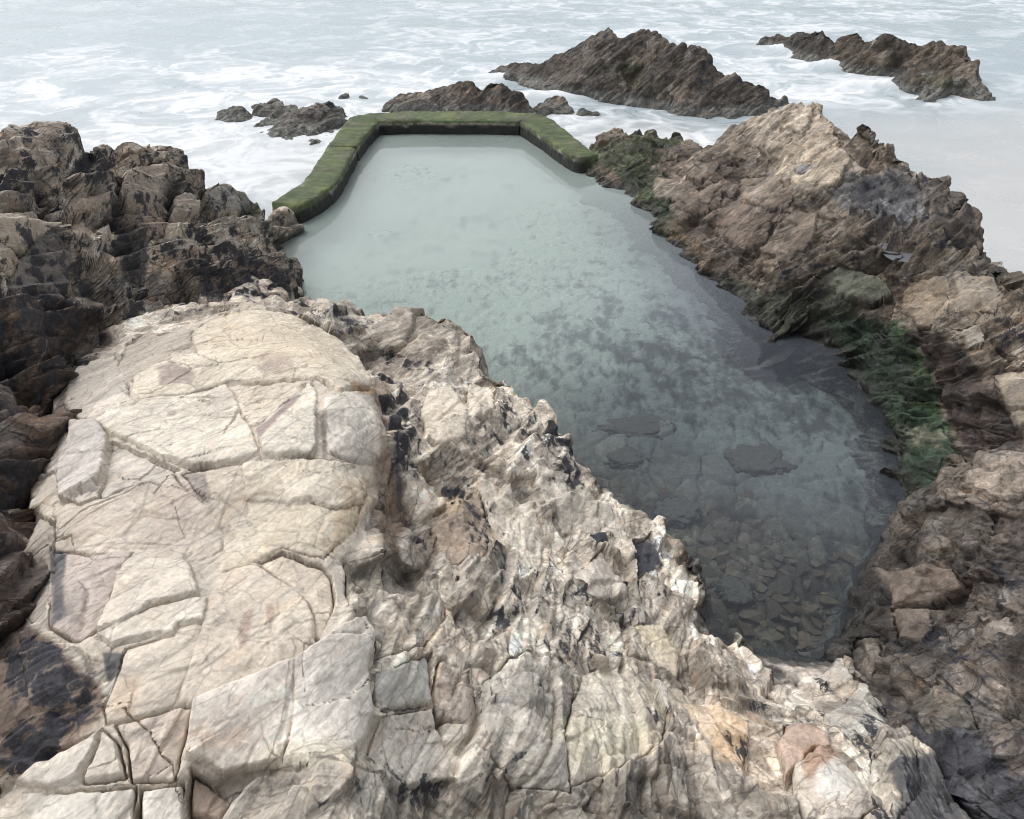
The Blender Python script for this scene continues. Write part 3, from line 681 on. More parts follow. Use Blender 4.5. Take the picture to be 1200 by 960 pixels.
# ------------------------------------------------------------------ the ridge on the right
right_foot = [(688,196,.0),(700,215,.02),(728,226,.02),(745,242,.02),(765,262,.02),(800,292,.0),(838,325,.0),(853,345,.0),(880,378,.02),(903,396,.02),(920,388,.02),(945,390,.0),(980,412,.0),(1005,430,.0),(1020,462,.0),
    (1033,487,.0),(1048,510,.0),(1058,545,.0),(1058,578,.0),(1075,592,.02),(1100,582,.12),(1140,547,.35),(1200,528,.75),(1320,500,1.0),(1400,420,1.2),(1290,350,1.2),(1200,326,1.2),(1175,311,1.15),(1145,286,1.2),
    (1135,250,1.25),(1110,209,1.4),(1075,201,1.45),(1065,186,1.45),(1035,176,1.45),(1000,156,1.5),(975,140,1.5),(955,129,1.42),(930,124,1.42),(905,136,1.22),(870,150,.95),(825,170,.6),(792,163,.40),(745,152,.42),(720,149,.38),(695,165,.26)]
right_in = [(1000,250,1.14),(900,200,.88),(850,230,.52),(950,300,.76),(1000,350,.6),(1045,292,1.0),(1100,350,1.0),(1100,430,.72),(1150,430,1.0),(1185,480,.86),(1100,500,.30),(1090,545,.16),(1030,400,.40),
    (930,362,.32),(1140,480,.52),(1130,500,.42),(1050,430,.32),(1060,480,.22),(950,200,1.14),(1050,240,1.25),(800,210,.42),(760,190,.30),(740,180,.32),(870,290,.40),(820,260,.30),(900,330,.28),(1000,300,.9),(1150,340,1.12),
    (1080,390,.6),(960,250,.98),(1110,260,1.28)]
right_slabs = [
 S([(880,150),(905,128),(930,118),(955,128),(945,150),(925,170),(905,190),(890,175)], o=.05, t=(.05,.05), c=.07, w=.03, col=(0.356,0.305,0.245), cs=.85, r=.75, n='ledge'),
 S([(958,128),(985,158),(985,175),(950,190),(925,200),(915,190),(945,160)], o=.04, c=.06, w=.025, col=(0.344,0.286,0.226), cs=.85, r=.7, n='ledge'),
 S([(925,205),(962,190),(990,178),(998,190),(975,215),(945,228),(925,225)], o=.05, c=.07, w=.025, col=(0.318,0.267,0.206), cs=.85, r=.65, n='ledge'),
 S([(870,215),(905,205),(930,232),(920,250),(890,245),(868,232)], o=.05, t=(.05,.1), c=.06, col=(0.229,0.187,0.150), cs=.85, r=.6, n='block'),
 S([(850,230),(890,248),(915,255),(900,290),(870,300),(835,270)], o=.06, t=(.05,.1), c=.07, w=.03, col=(0.153,0.121,0.099), cs=.85, r=.6, n='block'),
 S([(905,285),(925,255),(955,250),(955,285),(930,310),(900,330),(885,315)], o=.07, t=(0,.1), c=.06, w=.03, col=(0.191,0.156,0.124), cs=.85, r=.6, n='block'),
 S([(770,215),(820,200),(845,195),(830,215),(790,235),(765,232)], o=.05, c=.06, col=(0.229,0.191,0.156), cs=.8, r=.7, n='ledge'),
 S([(780,240),(830,215),(850,222),(830,250),(800,270)], o=.05, t=(0,.1), c=.06, col=(0.204,0.165,0.133), cs=.8, r=.7, n='ledge'),
 S([(1073,202),(1108,206),(1118,220),(1135,248),(1145,286),(1120,290),(1098,275),(1088,245)], dome=.05, o=.02, c=.08, w=.04, col=(0.105,0.088,0.075), r=.8, n='boulder', label='dark brown barnacled boulder on the seaward edge of the ridge'),
 S([(1000,208),(1030,198),(1038,225),(1030,250),(1010,248),(995,228)], o=-.02, c=.05, col=(0.065,0.066,0.070), cs=.9, r=.9, n='ledge'),
 S([(1032,200),(1070,215),(1082,250),(1050,255),(1036,240)], o=.0, c=.03, t=(.05,0), col=(0.107,0.107,0.114), cs=.85, r=.8, n='slab'),
 S([(930,190),(965,178),(966,195),(935,215)], o=.02, c=.05, col=(0.163,0.163,0.172), cs=.9, r=.4, n='slab'),
 S([(960,330),(985,310),(1040,335),(1045,352),(1020,360),(985,352)], o=.07, t=(.05,.15), c=.08, w=.03, col=(0.146,0.155,0.120), cs=.9, r=.35, n='slab'),
 S([(1062,335),(1110,325),(1118,370),(1075,385),(1055,360)], o=.04, c=.05, col=(0.280,0.223,0.165), cs=.85, r=.5, n='block'),
 S([(1118,325),(1165,325),(1178,345),(1165,375),(1122,372)], o=.05, c=.05, col=(0.318,0.273,0.217), cs=.85, r=.45, n='block'),
 S([(1128,395),(1150,385),(1155,412),(1135,420)], o=.08, c=.06, t=(0,.15), col=(0.318,0.286,0.242), cs=.9, r=.25, n='block'),
 S([(1165,445),(1215,440),(1215,490),(1190,500)], o=.03, c=.05, col=(0.292,0.249,0.197), cs=.85, r=.45, n='slab'),
 S([(1022,470),(1060,455),(1072,490),(1050,510),(1035,495)], o=.03, dome=.06, c=.05, r=.6, n='mossy_block'),
 S([(1060,515),(1105,500),(1125,540),(1100,580),(1070,592),(1056,560)], o=.0, dome=.10, round=.15, c=.06, r=.6, n='mossy_block'),
]
right_layers = [
 ([(870,145),(930,112),(960,125),(990,160),(1010,200),(960,230),(925,235),(900,205)], (0.331,0.280,0.219), 8, 12, .95),
 ([(740,200),(830,190),(900,215),(935,280),(910,335),(850,322),(800,290),(750,240)], (0.137,0.108,0.089), 12, 16, .9),
 ([(690,150),(750,145),(800,160),(760,180),(700,190)], (0.217,0.185,0.144), 8, 14, .8),
 ([(690,175),(740,165),(775,155),(800,165),(760,190),(765,215),(790,240),(805,280),(790,285),(755,250),(735,232),(700,215)], (0.055,0.075,0.035), 7, 14, .85, .3),
 ([(735,195),(775,200),(800,240),(790,262),(760,245)], (0.035,0.055,0.025), 7, 14, .8, .3),
 ([(700,192),(722,200),(730,220),(700,212)], (0.217,0.172,0.127), 3, 5, .8),
 ([(780,255),(835,300),(850,335),(830,322),(790,285)], (0.165,0.121,0.077), 4, 6, .8),
 ([(930,290),(1000,330),(1000,345),(960,345),(930,345),(900,345)], (0.191,0.159,0.127), 8, 14, .7),
 ([(990,195),(1085,205),(1090,255),(1040,265),(1000,250),(975,225)], (0.146,0.144,0.148), 6, 9, .85, .7),
 ([(1040,260),(1110,280),(1150,300),(1200,330),(1180,345),(1060,320),(1010,300)], (0.197,0.169,0.131), 10, 14, .7),
 ([(1050,330),(1190,335),(1215,440),(1160,440),(1100,395)], (0.286,0.238,0.185), 10, 12, .85),
 ([(845,318),(900,345),(955,338),(1005,352),(1015,395),(980,412),(940,395),(900,398),(860,360)], (0.042,0.052,0.034), 6, 9, .9, .4),
 ([(965,372),(1020,370),(1065,382),(1095,440),(1112,500),(1128,560),(1075,597),(1050,580),(1040,520),(1020,470),(985,415)], (0.024,0.046,0.026), 5, 7, .96, .4),
 ([(1040,375),(1068,385),(1098,440),(1110,500),(1085,480),(1065,430)], (0.030,0.058,0.018), 6, 12, .7, .2),
 ([(1066,382),(1110,395),(1150,440),(1190,500),(1195,525),(1140,538),(1118,510),(1098,440)], (0.062,0.046,0.040), 5, 6, .95, .1, 1.2),
 ([(1060,500),(1110,510),(1100,530),(1062,520)], (0.163,0.155,0.112), 4, 10, .6),
 ([(980,330),(1040,345),(1040,352),(990,350)], (0.060,0.085,0.060), 5, 8, .5),
]
right_lichen = [([(1000,205),(1038,205),(1035,245),(1010,255)], .6, 6), ([(1120,350),(1215,330),(1215,420),(1160,400)], .35, 12), ([(1090,270),(1150,290),(1180,320),(1110,330)], .38, 10), ([(1160,400),(1215,400),(1215,450),(1160,440)], .40, 10)]
outcrop('rock_ridge', 'long brown and tan bedded rock ridge along the right side of the pool', 'rock ridge', right_foot, right_in, ROCK, base=(0.185,0.153,0.121), layers=right_layers, slabs=right_slabs,
        lichen=.21, lichen_zone=right_lichen, levels=((0.509,0.022,0.318),(0.178,0.009,0.318),(0.058,0.003,0.255)), strata=((.55,.08),(.22,.085),(.08,.034),(.03,.010)), fbmamp=.005, mottle=.75, step=.00095, terrace=.010, seed=3, pads=[([(1028,272),(1045,280),(1062,290),(1082,300),(1070,308),(1050,304),(1036,294)], .95, 8)], tide=(.02,.14,(0.022,0.022,0.018)), drop=2.0, core='ridge_rock')

# ------------------------------------------------------------------ the rock at the near right
near_foot = [(1072,594,.03),(1062,612,.02),(1043,632,.0),(1028,660,.0),(1022,690,.0),(1003,722,.0),(985,757,.0),(992,782,.10),(1030,820,.30),(1080,862,.50),(1120,905,.66),(1180,985,.85),(1320,1060,1.2),(1560,900,1.7),
    (1500,600,1.6),(1330,528,1.35),(1200,528,1.12),(1140,530,.92),(1122,546,.78),(1100,570,.42)]
near_in = [(1100,640,.52),(1150,700,.60),(1200,700,.84),(1100,722,.30),(1062,700,.36),(1150,800,.62),(1200,850,.86),(1130,600,.76),(1200,620,1.05),(1050,765,.20),(1090,665,.50),(1100,690,.34),(1170,655,.86),(1085,760,.34),(1130,745,.46),(1060,650,.22),(1300,700,1.3)]
near_slabs = [
 S([(1142,534),(1200,530),(1260,535),(1260,580),(1180,590),(1132,575)], o=.03, c=.05, col=(0.300,0.251,0.206), cs=.85, r=.6, n='ledge'),
 S([(1060,640),(1085,615),(1115,590),(1160,600),(1175,640),(1120,650),(1075,660)], o=.03, dome=.05, c=.06, w=.03, col=(0.180,0.154,0.128), cs=.8, r=.8, n='boulder'),
 S([(1035,675),(1070,668),(1115,668),(1120,690),(1085,705),(1045,712)], o=.05, dome=.03, c=.05, col=(0.255,0.206,0.169), cs=.85, r=.5, n='boulder'),
 S([(1048,716),(1088,708),(1095,735),(1080,750),(1052,745)], dome=.08, o=.0, c=.05, col=(0.188,0.150,0.124), cs=.85, r=.5, n='boulder'),
 S([(1005,750),(1030,745),(1040,775),(1020,795),(995,775)], dome=.07, c=.05, col=(0.188,0.161,0.135), cs=.85, r=.6, n='boulder'),
 S([(1150,735),(1185,720),(1190,745),(1160,760)], dome=.04, c=.05, col=(0.270,0.232,0.195), cs=.85, r=.5, n='boulder'),
 S([(1060,830),(1120,815),(1150,840),(1160,870),(1100,880)], dome=.06, c=.05, col=(0.165,0.146,0.120), cs=.8, r=.8, n='boulder'),
]
near_layers = [
 ([(1130,525),(1220,525),(1220,590),(1140,595),(1105,585)], (.28,.235,.19), 8, 12, .9),
 ([(1060,610),(1150,590),(1215,600),(1215,660),(1150,640),(1080,660)], (.15,.125,.105), 10, 14, .8),
 ([(1140,645),(1215,640),(1215,690),(1150,680)], (.09,.078,.07), 6, 10, .9),
 ([(1005,700),(1040,650),(1035,690),(1050,740),(1100,752),(1100,775),(1040,770),(1000,760)], (.05,.045,.042), 6, 9, .85),
 ([(1085,850),(1140,870),(1215,910),(1215,1000),(1100,1000),(1060,920)], (.045,.052,.070), 8, 22, .8, .85),
]
near_lichen = [([(1070,850),(1215,900),(1215,1000),(1060,1000)], .35, 16), ([(1120,640),(1215,640),(1215,720),(1140,720)], .34, 12), ([(1080,730),(1140,740),(1130,780),(1080,770)], .5, 8)]
outcrop('brown_boulder_outcrop', 'dark brown rounded rock at the near right corner of the pool', 'rock outcrop', near_foot, near_in, ROCK, base=(.125,.107,.092), layers=near_layers, slabs=near_slabs,
        lichen=.27, lichen_zone=near_lichen, levels=((.55,.07,.3),(.2,.026,.35),(.07,.010,.4)), strata=((.3,.055),(.10,.026),(.035,.009)), fbmamp=.008, mottle=.9, step=.0012, seed=4, tide=(.05,.18,(.022,.022,.020)), drop=2.2)

# ------------------------------------------------------------------ rocks standing in the sea
def sea_rock(name, label, cat, foot, inner, step=.0010, **k):
    kw = dict(base=(.098,.082,.068), lichen=.22, levels=((.9,.06,.3),(.35,.022,.4),(.14,.008,.4)), strata=((.5,.028),(.2,.024),(.07,.016)), mottle=.8, fbmamp=.012, drop=1.6, margin=1.2, zcut=SEA - .5, c=.25, tide=(SEA + .02, SEA + .35, (.024,.024,.027)), warp=.12)
    kw.update(k)
    return outcrop(name, label, cat, foot, inner, ROCKF, step=step, **kw)
s = SEA
sea_rock('sea_rock', 'large brown bedded rock in the surf behind the pool wall', 'sea rock',
  [(566,84,s),(600,97,s),(640,107,s),(690,116,s),(740,120,s),(790,130,s),(832,137,s),(890,136,s),(895,100,.25),(862,90,.38),(842,76,.6),(825,60,.85),(805,57,.95),(780,46,1.05),(755,37,1.15),(725,38,1.1),(690,42,.85),(670,56,.5),(655,68,.30),(620,73,.10),(588,76,-.08)],
  [(740,80,.45),(800,95,.35),(700,85,.25),(850,115,.15),(640,88,.05),(600,87,-.14),(690,60,.65),(760,55,.9)], seed=11,
  layers=[([(690,80),(740,72),(800,100),(770,112)], (.045,.06,.03), 4, 8, .6), ([(655,60),(700,40),(760,50),(690,80)], (.085,.072,.062), 6, 10, .7), ([(690,90),(760,85),(830,120),(780,125)], (.17,.14,.112), 6, 10, .6)])
sea_rock('sea_rock', 'dark flat-topped rock far out at right with surf pouring over it', 'sea rock',
  [(888,50,s),(930,56,s),(962,76,s),(1010,88,s),(1050,92,s),(1072,112,s),(1095,119,s),(1112,108,s),(1150,119,s),(1166,118,s),(1143,94,-.1),(1143,70,.22),(1130,56,.42),(1095,49,.5),(1060,47,.52),(1030,49,.5),(1000,36,.62),(965,32,.62),(945,41,.3),(915,43,.0),(892,46,-.15)],
  [(1000,60,.32),(1060,70,.38),(1090,90,.20),(1120,80,.26),(960,50,.2)], seed=12, lichen=.1, strata=((.45,.05),(.16,.035),(.07,.014)), base=(.135,.110,.085), flat=.4,
  layers=[([(1085,92),(1130,95),(1150,118),(1110,110)], (.06,.08,.035), 4, 8, .7), ([(890,45),(960,30),(990,40),(970,70),(900,55)], (.055,.05,.047), 5, 8, .8)])
sea_rock('sea_rock', 'rounded brown rock just behind the far pool wall', 'sea rock',
  [(448,131,s),(500,134,s),(560,134,s),(620,134,s),(655,134,s),(668,128,-.25),(660,117,-.12),(640,113,-.08),(617,120,-.05),(606,106,.22),(592,95,.34),(560,95,.34),(540,102,.16),(520,105,.05),(490,107,.02),(470,109,0),(452,119,-.15)],
  [(570,110,.25),(590,112,.22),(500,118,-.05),(630,122,-.1)], seed=13, lichen=.15, base=(.185,.15,.118),
  layers=[([(585,90),(612,105),(615,132),(588,128)], (.06,.052,.045), 3, 5, .8), ([(550,92),(590,90),(600,100),(555,102)], (.05,.055,.03), 3, 5, .6), ([(450,112),(500,108),(520,130),(455,132)], (.26,.225,.185), 4, 8, .6)])
sea_rock('sea_rock', 'low black and grey rock awash left of the pool wall', 'sea rock',
  [(292,156,s),(320,166,s),(342,168,s),(368,170,s),(396,152,s),(402,130,s),(398,123,-.10),(389,118,-.02),(377,119,-.04),(370,125,-.15),(345,128,-.2),(330,121,-.18),(302,120,-.24),(297,126,s),(312,140,s)],
  [(360,145,-.20),(385,135,-.14),(335,135,-.26)], seed=14, lichen=.52, base=(.21,.18,.155), levels=((.6,.08,.5),(.25,.05,.5),(.1,.015,.5)))
sea_rock('sea_rock', 'small black rock awash, leftmost in the surf', 'sea rock', [(251,140,s),(268,143,s),(292,139,s),(290,130,-.25),(275,127,-.2),(260,130,-.25)], [(272,134,-.22)], seed=15, lichen=.6, base=(.1,.09,.08), levels=((.4,.05,.5),(.2,.03,.5)), strata=((.2,.03),))
sea_rock('sea_rock', 'tiny dark rock in the channel right of the far pool wall', 'sea rock', [(678,134,s),(692,136,s),(704,134,s),(701,128,-.2),(690,126,-.16),(680,129,-.22)], [(690,131,-.2)], seed=16, lichen=.5, base=(.1,.09,.08), levels=((.4,.05,.5),(.2,.03,.5)), strata=((.2,.03),))
sea_rock('sea_rock', 'tiny brown rock between the large sea rock and the ridge top', 'sea rock', [(904,122,s),(912,124,s),(920,120,s),(919,111,-.1),(911,109,-.05),(905,113,-.12)], [(912,116,-.1)], seed=17, lichen=.3, levels=((.4,.05,.5),(.2,.03,.5)), strata=((.2,.03),))
sea_rock('sea_rock', 'tiny black rock barely breaking the foam above the dark outcrop', 'sea rock', [(190,184,s),(202,185,s),(213,182,s),(210,178,-.28),(198,178,-.27)], [(202,181,-.26)], seed=18, lichen=.7, levels=((.4,.04,.5),), strata=((.2,.02),))
sea_rock('sea_rock', 'tiny dark pair of knobs in the foam above the wall corner', 'sea rock', [(403,113,s),(416,115,s),(428,116,s),(424,111,-.27),(412,108,-.22),(404,108,-.2)], [(410,111,-.22)], seed=19, lichen=.6, levels=((.4,.06,.5),), strata=((.2,.03),))

from concurrent.futures import ThreadPoolExecutor
with ThreadPoolExecutor(4) as ex:
    for res in ex.map(lambda j: shape(*j[0], **j[1]), JOBS): build(**res)
# ------------------------------------------------------------------ sea wall of the pool
WALL_Z = .29
def wall_material():
    m, nt = nodes('algae_grown_masonry')
    out = N(nt, 'ShaderNodeOutputMaterial'); bs = N(nt, 'ShaderNodeBsdfPrincipled'); L(nt, bs.outputs[0], out.inputs[0])
    at = N(nt, 'ShaderNodeAttribute', attribute_name='tint'); geo = N(nt, 'ShaderNodeNewGeometry')
    a = noise_tex(nt, geo.outputs['Position'], 7, 7, .7); b = noise_tex(nt, geo.outputs['Position'], 60, 4, .7)
    v = mth(nt, 'MULTIPLY', maprange(nt, a.outputs['Fac'], .3, .7, .6, 1.4), maprange(nt, b.outputs['Fac'], .3, .7, .6, 1.4))
    L(nt, mixc(nt, 1., at.outputs['Color'], v, 'MULTIPLY'), bs.inputs['Base Color'])
    bs.inputs['Roughness'].default_value = .8
    bp = N(nt, 'ShaderNodeBump'); bp.inputs['Strength'].default_value = .8; bp.inputs['Distance'].default_value = .010
    L(nt, mth(nt, 'ADD', a.outputs['Fac'], b.outputs['Fac']), bp.inputs['Height']); L(nt, bp.outputs[0], bs.inputs['Normal'])
    return m
MASON = wall_material()
# the line where its inner face meets the water (u, v) and half width
wall_path = [(352,264,.30),(362,259,.31),(380,249,.32),(398,234,.32),(411,210,.32),(421,190,.32),(432,174,.33),(446,157,.40),(480,157.5,.46),(520,158,.47),(570,158,.47),(609,158,.42),(628,172,.34),(649,188,.31),(668,201,.28),(682,205,.22)]
_w = W(np.array([q[0] for q in wall_path]), np.array([q[1] for q in wall_path]), 0.)
_t = np.gradient(_w[:, :2], axis=0); _t /= np.linalg.norm(_t, axis=1)[:, None]
wc = _w.copy(); wc[:, :2] += np.stack([-_t[:, 1], _t[:, 0]], 1) * (.90 * np.array([q[2] for q in wall_path]))[:, None]
wall_root = empty('sea_wall', (float(wc[8, 0]), float(wc[8, 1]), SEA))
tag(wall_root, 'low green algae-covered masonry wall closing the seaward end of the pool', 'sea wall')
_hw = .88 * np.array([q[2] for q in wall_path])
WS = np.r_[0, np.cumsum(np.hypot(*np.diff(wc[:, :2], axis=0).T))]
WT = np.linspace(0, WS[-1], int(WS[-1] / .022) + 2)
def _sm(a, k=9):
    b = np.pad(a, k, mode='reflect', reflect_type='odd'); return np.convolve(b, np.ones(2 * k + 1) / (2 * k + 1), 'same')[k:-k]
WX, WY, WWD = (_sm(np.interp(WT, WS, q)) for q in (wc[:, 0], wc[:, 1], _hw))
WTX, WTY = np.gradient(WX), np.gradient(WY); _l = np.hypot(WTX, WTY); WTX /= _l; WTY /= _l
def wall_section(i0, i1, nm, closed0, closed1, seed):
    sel = (WT >= WS[i0] - 1e-6) & (WT <= WS[i1] + 1e-6)
    j0, j1 = np.nonzero(sel)[0][[0, -1]]
    if not closed1: j1 = min(j1 + 1, len(WT) - 1)
    sl = slice(j0, j1 + 1)
    x, y, w, t, tx, ty = WX[sl], WY[sl], WWD[sl], WT[sl] - WT[j0], WTX[sl], WTY[sl]
    n = len(x); seg = [t[-1]]
    nx, ny = ty, -tx                                # towards the pool for a line that runs left, back, right
    end = np.minimum(t if closed0 else t * 0 + 9, (seg[-1] - t) if closed1 else t * 0 + 9)
    er = np.sqrt(np.clip(1 - (1 - np.clip(end / .07, 0, 1)) ** 2, 0, 1))
    # section: from the sea side up and over to the pool side
    q = []
    for s_ in np.linspace(0, 1, 16): q.append((-1., -.95 + s_ * 1.11))
    for a in np.linspace(math.pi, 0, 34)[1:-1]: q.append((math.copysign(abs(math.cos(a)) ** .28, math.cos(a)), .16 + .13 * math.sin(a) ** .44))
    for s_ in np.linspace(1, 0, 22): q.append((1., -.95 + s_ * 1.11))
    q = np.array(q); K = len(q)
    off = q[None, :, 0] * w[:, None] * (.80 + .20 * er[:, None])
    zz = np.repeat(q[None, :, 1], n, 0)
    zz = np.where(zz > -.3, zz - (1 - er[:, None]) * .12, zz)
    V = np.stack([x[:, None] + nx[:, None] * off, y[:, None] + ny[:, None] * off, zz], -1).reshape(-1, 3).astype(f32)
    V0 = V.copy()
    d = -.012 + .028 * fbm(V0 * f32(2.2), 3, 60 + seed) + .020 * fbm(V0 * f32(9), 3, 61 + seed) + .006 * noise(V0 * f32(34), 62)
    G = V.reshape(n, K, 3)
    nn = np.cross(np.gradient(G, axis=0), np.gradient(G, axis=1)); nn /= np.linalg.norm(nn, axis=-1, keepdims=True) + 1e-9
    nn = nn.reshape(-1, 3); c_ = np.stack([np.repeat(x, K), np.repeat(y, K), np.zeros(n * K)], 1)
    if ((V - c_) * nn).sum(1).mean() < 0: nn = -nn
    V = V + (nn * d[:, None]).astype(f32)
    ii = np.arange(n * K).reshape(n, K)
    F = np.stack([ii[:-1, :-1], ii[:-1, 1:], ii[1:, 1:], ii[1:, :-1]], -1).reshape(-1, 4)
    caps = []
    for row, rev in ((ii[0], False), (ii[-1], True)):
        for a in range(K // 2 - 1):
            f = [row[a], row[a + 1], row[K - 2 - a], row[K - 1 - a]]
            caps.append(f if rev else f[::-1])
    F = np.concatenate([F, np.array(caps)])
    nz = fbm(V0 * f32(3.3), 4, 63) * 1.5; nz2 = fbm(V0 * f32(1.1), 3, 66) * 1.5; nf = fbm(V0 * f32(14), 3, 67) * 1.5
    z = V0[:, 2]
    green = np.array((.078, .104, .040), f32); pale = np.array((.30, .27, .22), f32); dark = np.array((.016, .018, .014), f32); olive = np.array((.125, .135, .075), f32)
    col = np.tile(green, (len(V), 1))
    nz4 = fbm(V0 * f32(1.7), 4, 69) * 1.6
    col += (np.array((.125, .14, .052), f32) - col) * (sstep(.05, .4, nz4) * .9)[:, None]
    col += (np.array((.13, .115, .085), f32) - col) * (sstep(.12, .45, -nz4 + .4 * nf) * .85)[:, None]
    col += (np.array((.034, .055, .020), f32) - col) * sstep(-.2, .5, nz + .5 * nf)[:, None] * .7
    side = np.repeat(q[None, :, 0], n, 0).ravel()
    bare = sstep(.05, .35, nz2 + .3 * nf) * sstep(.0, -.5, -side) * 0
    m = sstep(.245, .20, z + .035 * nz) * (side > 0)
    col += (np.array((.10, .10, .07), f32) - col) * (m * .7)[:, None]
    m2 = m * sstep(-.05, .15, nz2 + .35 * nf)
    col += (pale * (1 + .3 * nf[:, None]) - col) * m2[:, None]
    m3 = sstep(.205, .16, z + .04 * nz) * (side > 0)
    col += (dark - col) * m3[:, None]
    m4 = sstep(-.55, -.9, side + .3 * nz) * sstep(.0, .5, nz2) * (z > 0)
    col += (np.array((.22, .22, .19), f32) - col) * (m4 * .7)[:, None]
    col += (dark - col) * (sstep(0., -.15, z) * (side <= 0))[:, None]
    org = np.array(wall_root.location)
    mesh_np(nm, V, F, MASON, dict(tint=np.clip(col, .005, .8)), wall_root, org)
wall_section(0, 5, 'wall_section', True, True, 1)
wall_section(5, 15, 'wall_section', True, True, 2)

# ------------------------------------------------------------------ pool: floor, water
pool_out = [(330,240),(356,222),(395,184),(412,158),(432,138),(612,136),(632,146),(680,177),(700,190),(760,215),(830,255),(900,330),(960,360),(1060,400),(1110,500),(1120,575),(1100,640),(1070,720),(1040,780),(1000,800),(880,790),(800,720),(690,640),(600,560),(520,520),(440,470),(380,420),(330,380),(290,330),(300,280)]
pw = W(np.array([p[0] for p in pool_out]), np.array([p[1] for p in pool_out]), 0.)
X, Y, F, nr, nt_ = polar_grid(pw, .5, .0026)
P0 = np.stack([X, Y, np.zeros_like(X)], 1)
u, v, dep = project(P0)
far = sstep(520, 330, v - (u - 600) * .30)
zb = -.50 + .12 * far + .05 * fbm(P0 * f32(.9), 4, 70) + .02 * fbm(P0 * f32(4), 4, 71)
zb = zb - .10 * sstep(850, 1000, u) * sstep(560, 700, v)
V = np.stack([X, Y, zb], 1)
u, v, dep = project(V)
nz = fbm(V * f32(1.6), 5, 72) * 1.5; nzf = (.6 * fbm(V * np.array([3.2, 2.0, 6], f32) + .3 * nz[:, None], 5, 73, .62) + .6 * fbm(V * np.array([9, 4.5, 6], f32), 5, 79, .66)) * 1.6; n3 = fbm(V * f32(14), 4, 74) * 1.5
sand = np.array((.62, .66, .58), f32); gravel = np.array((.135, .115, .088), f32); weed = np.array((.035, .040, .040), f32)
col = np.tile(gravel, (len(V), 1)) * (1 + .35 * n3[:, None])
for sz_, sd_ in ((.22, 301), (.09, 302)):
    e_, hid_, vec_, env_ = blocks(V * np.array([1 / sz_, .8 / sz_, .3], f32), sd_)
    col *= (.62 + .85 * u01(hid_, 4))[:, None] * np.array((1., 1., 1.), f32)
    col *= (.55 + .45 * sstep(0, .12, e_))[:, None]
    V[:, 2] += .10 * sz_ * (u01(hid_, 6) - .5) + .12 * sz_ * sstep(0, .2, e_)
col += (sand * (1 + .05 * n3[:, None]) - col) * sstep(.0, 1., far + .25 * nz)[:, None]
wm = np.zeros(len(V), f32)
def zone(poly, val, soft):
    global wm
    m = sstep(-soft, soft, poly_sd(u, v, poly) + nz * soft * .6); wm += (val - wm) * m
zone([(330,230),(430,158),(610,158),(830,300),(700,460),(600,440),(420,380),(330,310)], .36, 25)
zone([(420,330),(560,290),(660,320),(620,360),(520,370)], .50, 25)
zone([(640,370),(760,330),(900,330),(1040,440),(1060,540),(900,540),(760,520),(640,480),(600,420)], .74, 50)
zone([(660,500),(1060,540),(1060,600),(980,750),(860,740),(780,630)], .30, 30)
zone([(960,560),(1060,560),(1060,620),(1000,740),(960,760)], .62, 22)
violet_sheen = np.zeros(len(V), f32)  # violet sheen over the pool's right side, painted into the floor colour
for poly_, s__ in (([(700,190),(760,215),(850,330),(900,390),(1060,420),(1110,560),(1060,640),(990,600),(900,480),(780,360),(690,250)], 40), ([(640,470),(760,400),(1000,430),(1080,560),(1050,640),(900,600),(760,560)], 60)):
    violet_sheen = np.maximum(violet_sheen, sstep(-s__, s__, poly_sd(u, v, poly_) + nz * s__ * .5))
col += (np.array((.060, .066, .085), f32) * (1 + .5 * n3[:, None]) - col) * (violet_sheen * .62)[:, None]
m = sstep(-.12, .55, nzf + .2 * nz + .12 * n3 - (.60 - 1.1 * wm))
col += (weed * (1 + .4 * n3[:, None]) - col) * (m * .85)[:, None]
def simple_tint(name, rough=.9, noise_amt=.25, scale=40):
    m_, nt = nodes(name)
    out = N(nt, 'ShaderNodeOutputMaterial'); bs = N(nt, 'ShaderNodeBsdfPrincipled'); L(nt, bs.outputs[0], out.inputs[0])
    at = N(nt, 'ShaderNodeAttribute', attribute_name='tint'); geo = N(nt, 'ShaderNodeNewGeometry')
    a = noise_tex(nt, geo.outputs['Position'], scale, 6, .7)
    L(nt, mixc(nt, 1., at.outputs['Color'], maprange(nt, a.outputs['Fac'], .3, .7, 1 - noise_amt, 1 + noise_amt), 'MULTIPLY'), bs.inputs['Base Color'])
    bs.inputs['Roughness'].default_value = rough; bs.inputs['Specular IOR Level'].default_value = .2
    return m_
bed_in = poly_sd(V[:, 0], V[:, 1], pw[:, :2]) > -.12
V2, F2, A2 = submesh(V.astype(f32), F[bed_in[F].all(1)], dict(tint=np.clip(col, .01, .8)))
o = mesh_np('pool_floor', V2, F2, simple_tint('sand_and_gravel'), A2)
tag(o, 'sandy and stony floor of the tidal pool', None, None, 'structure')

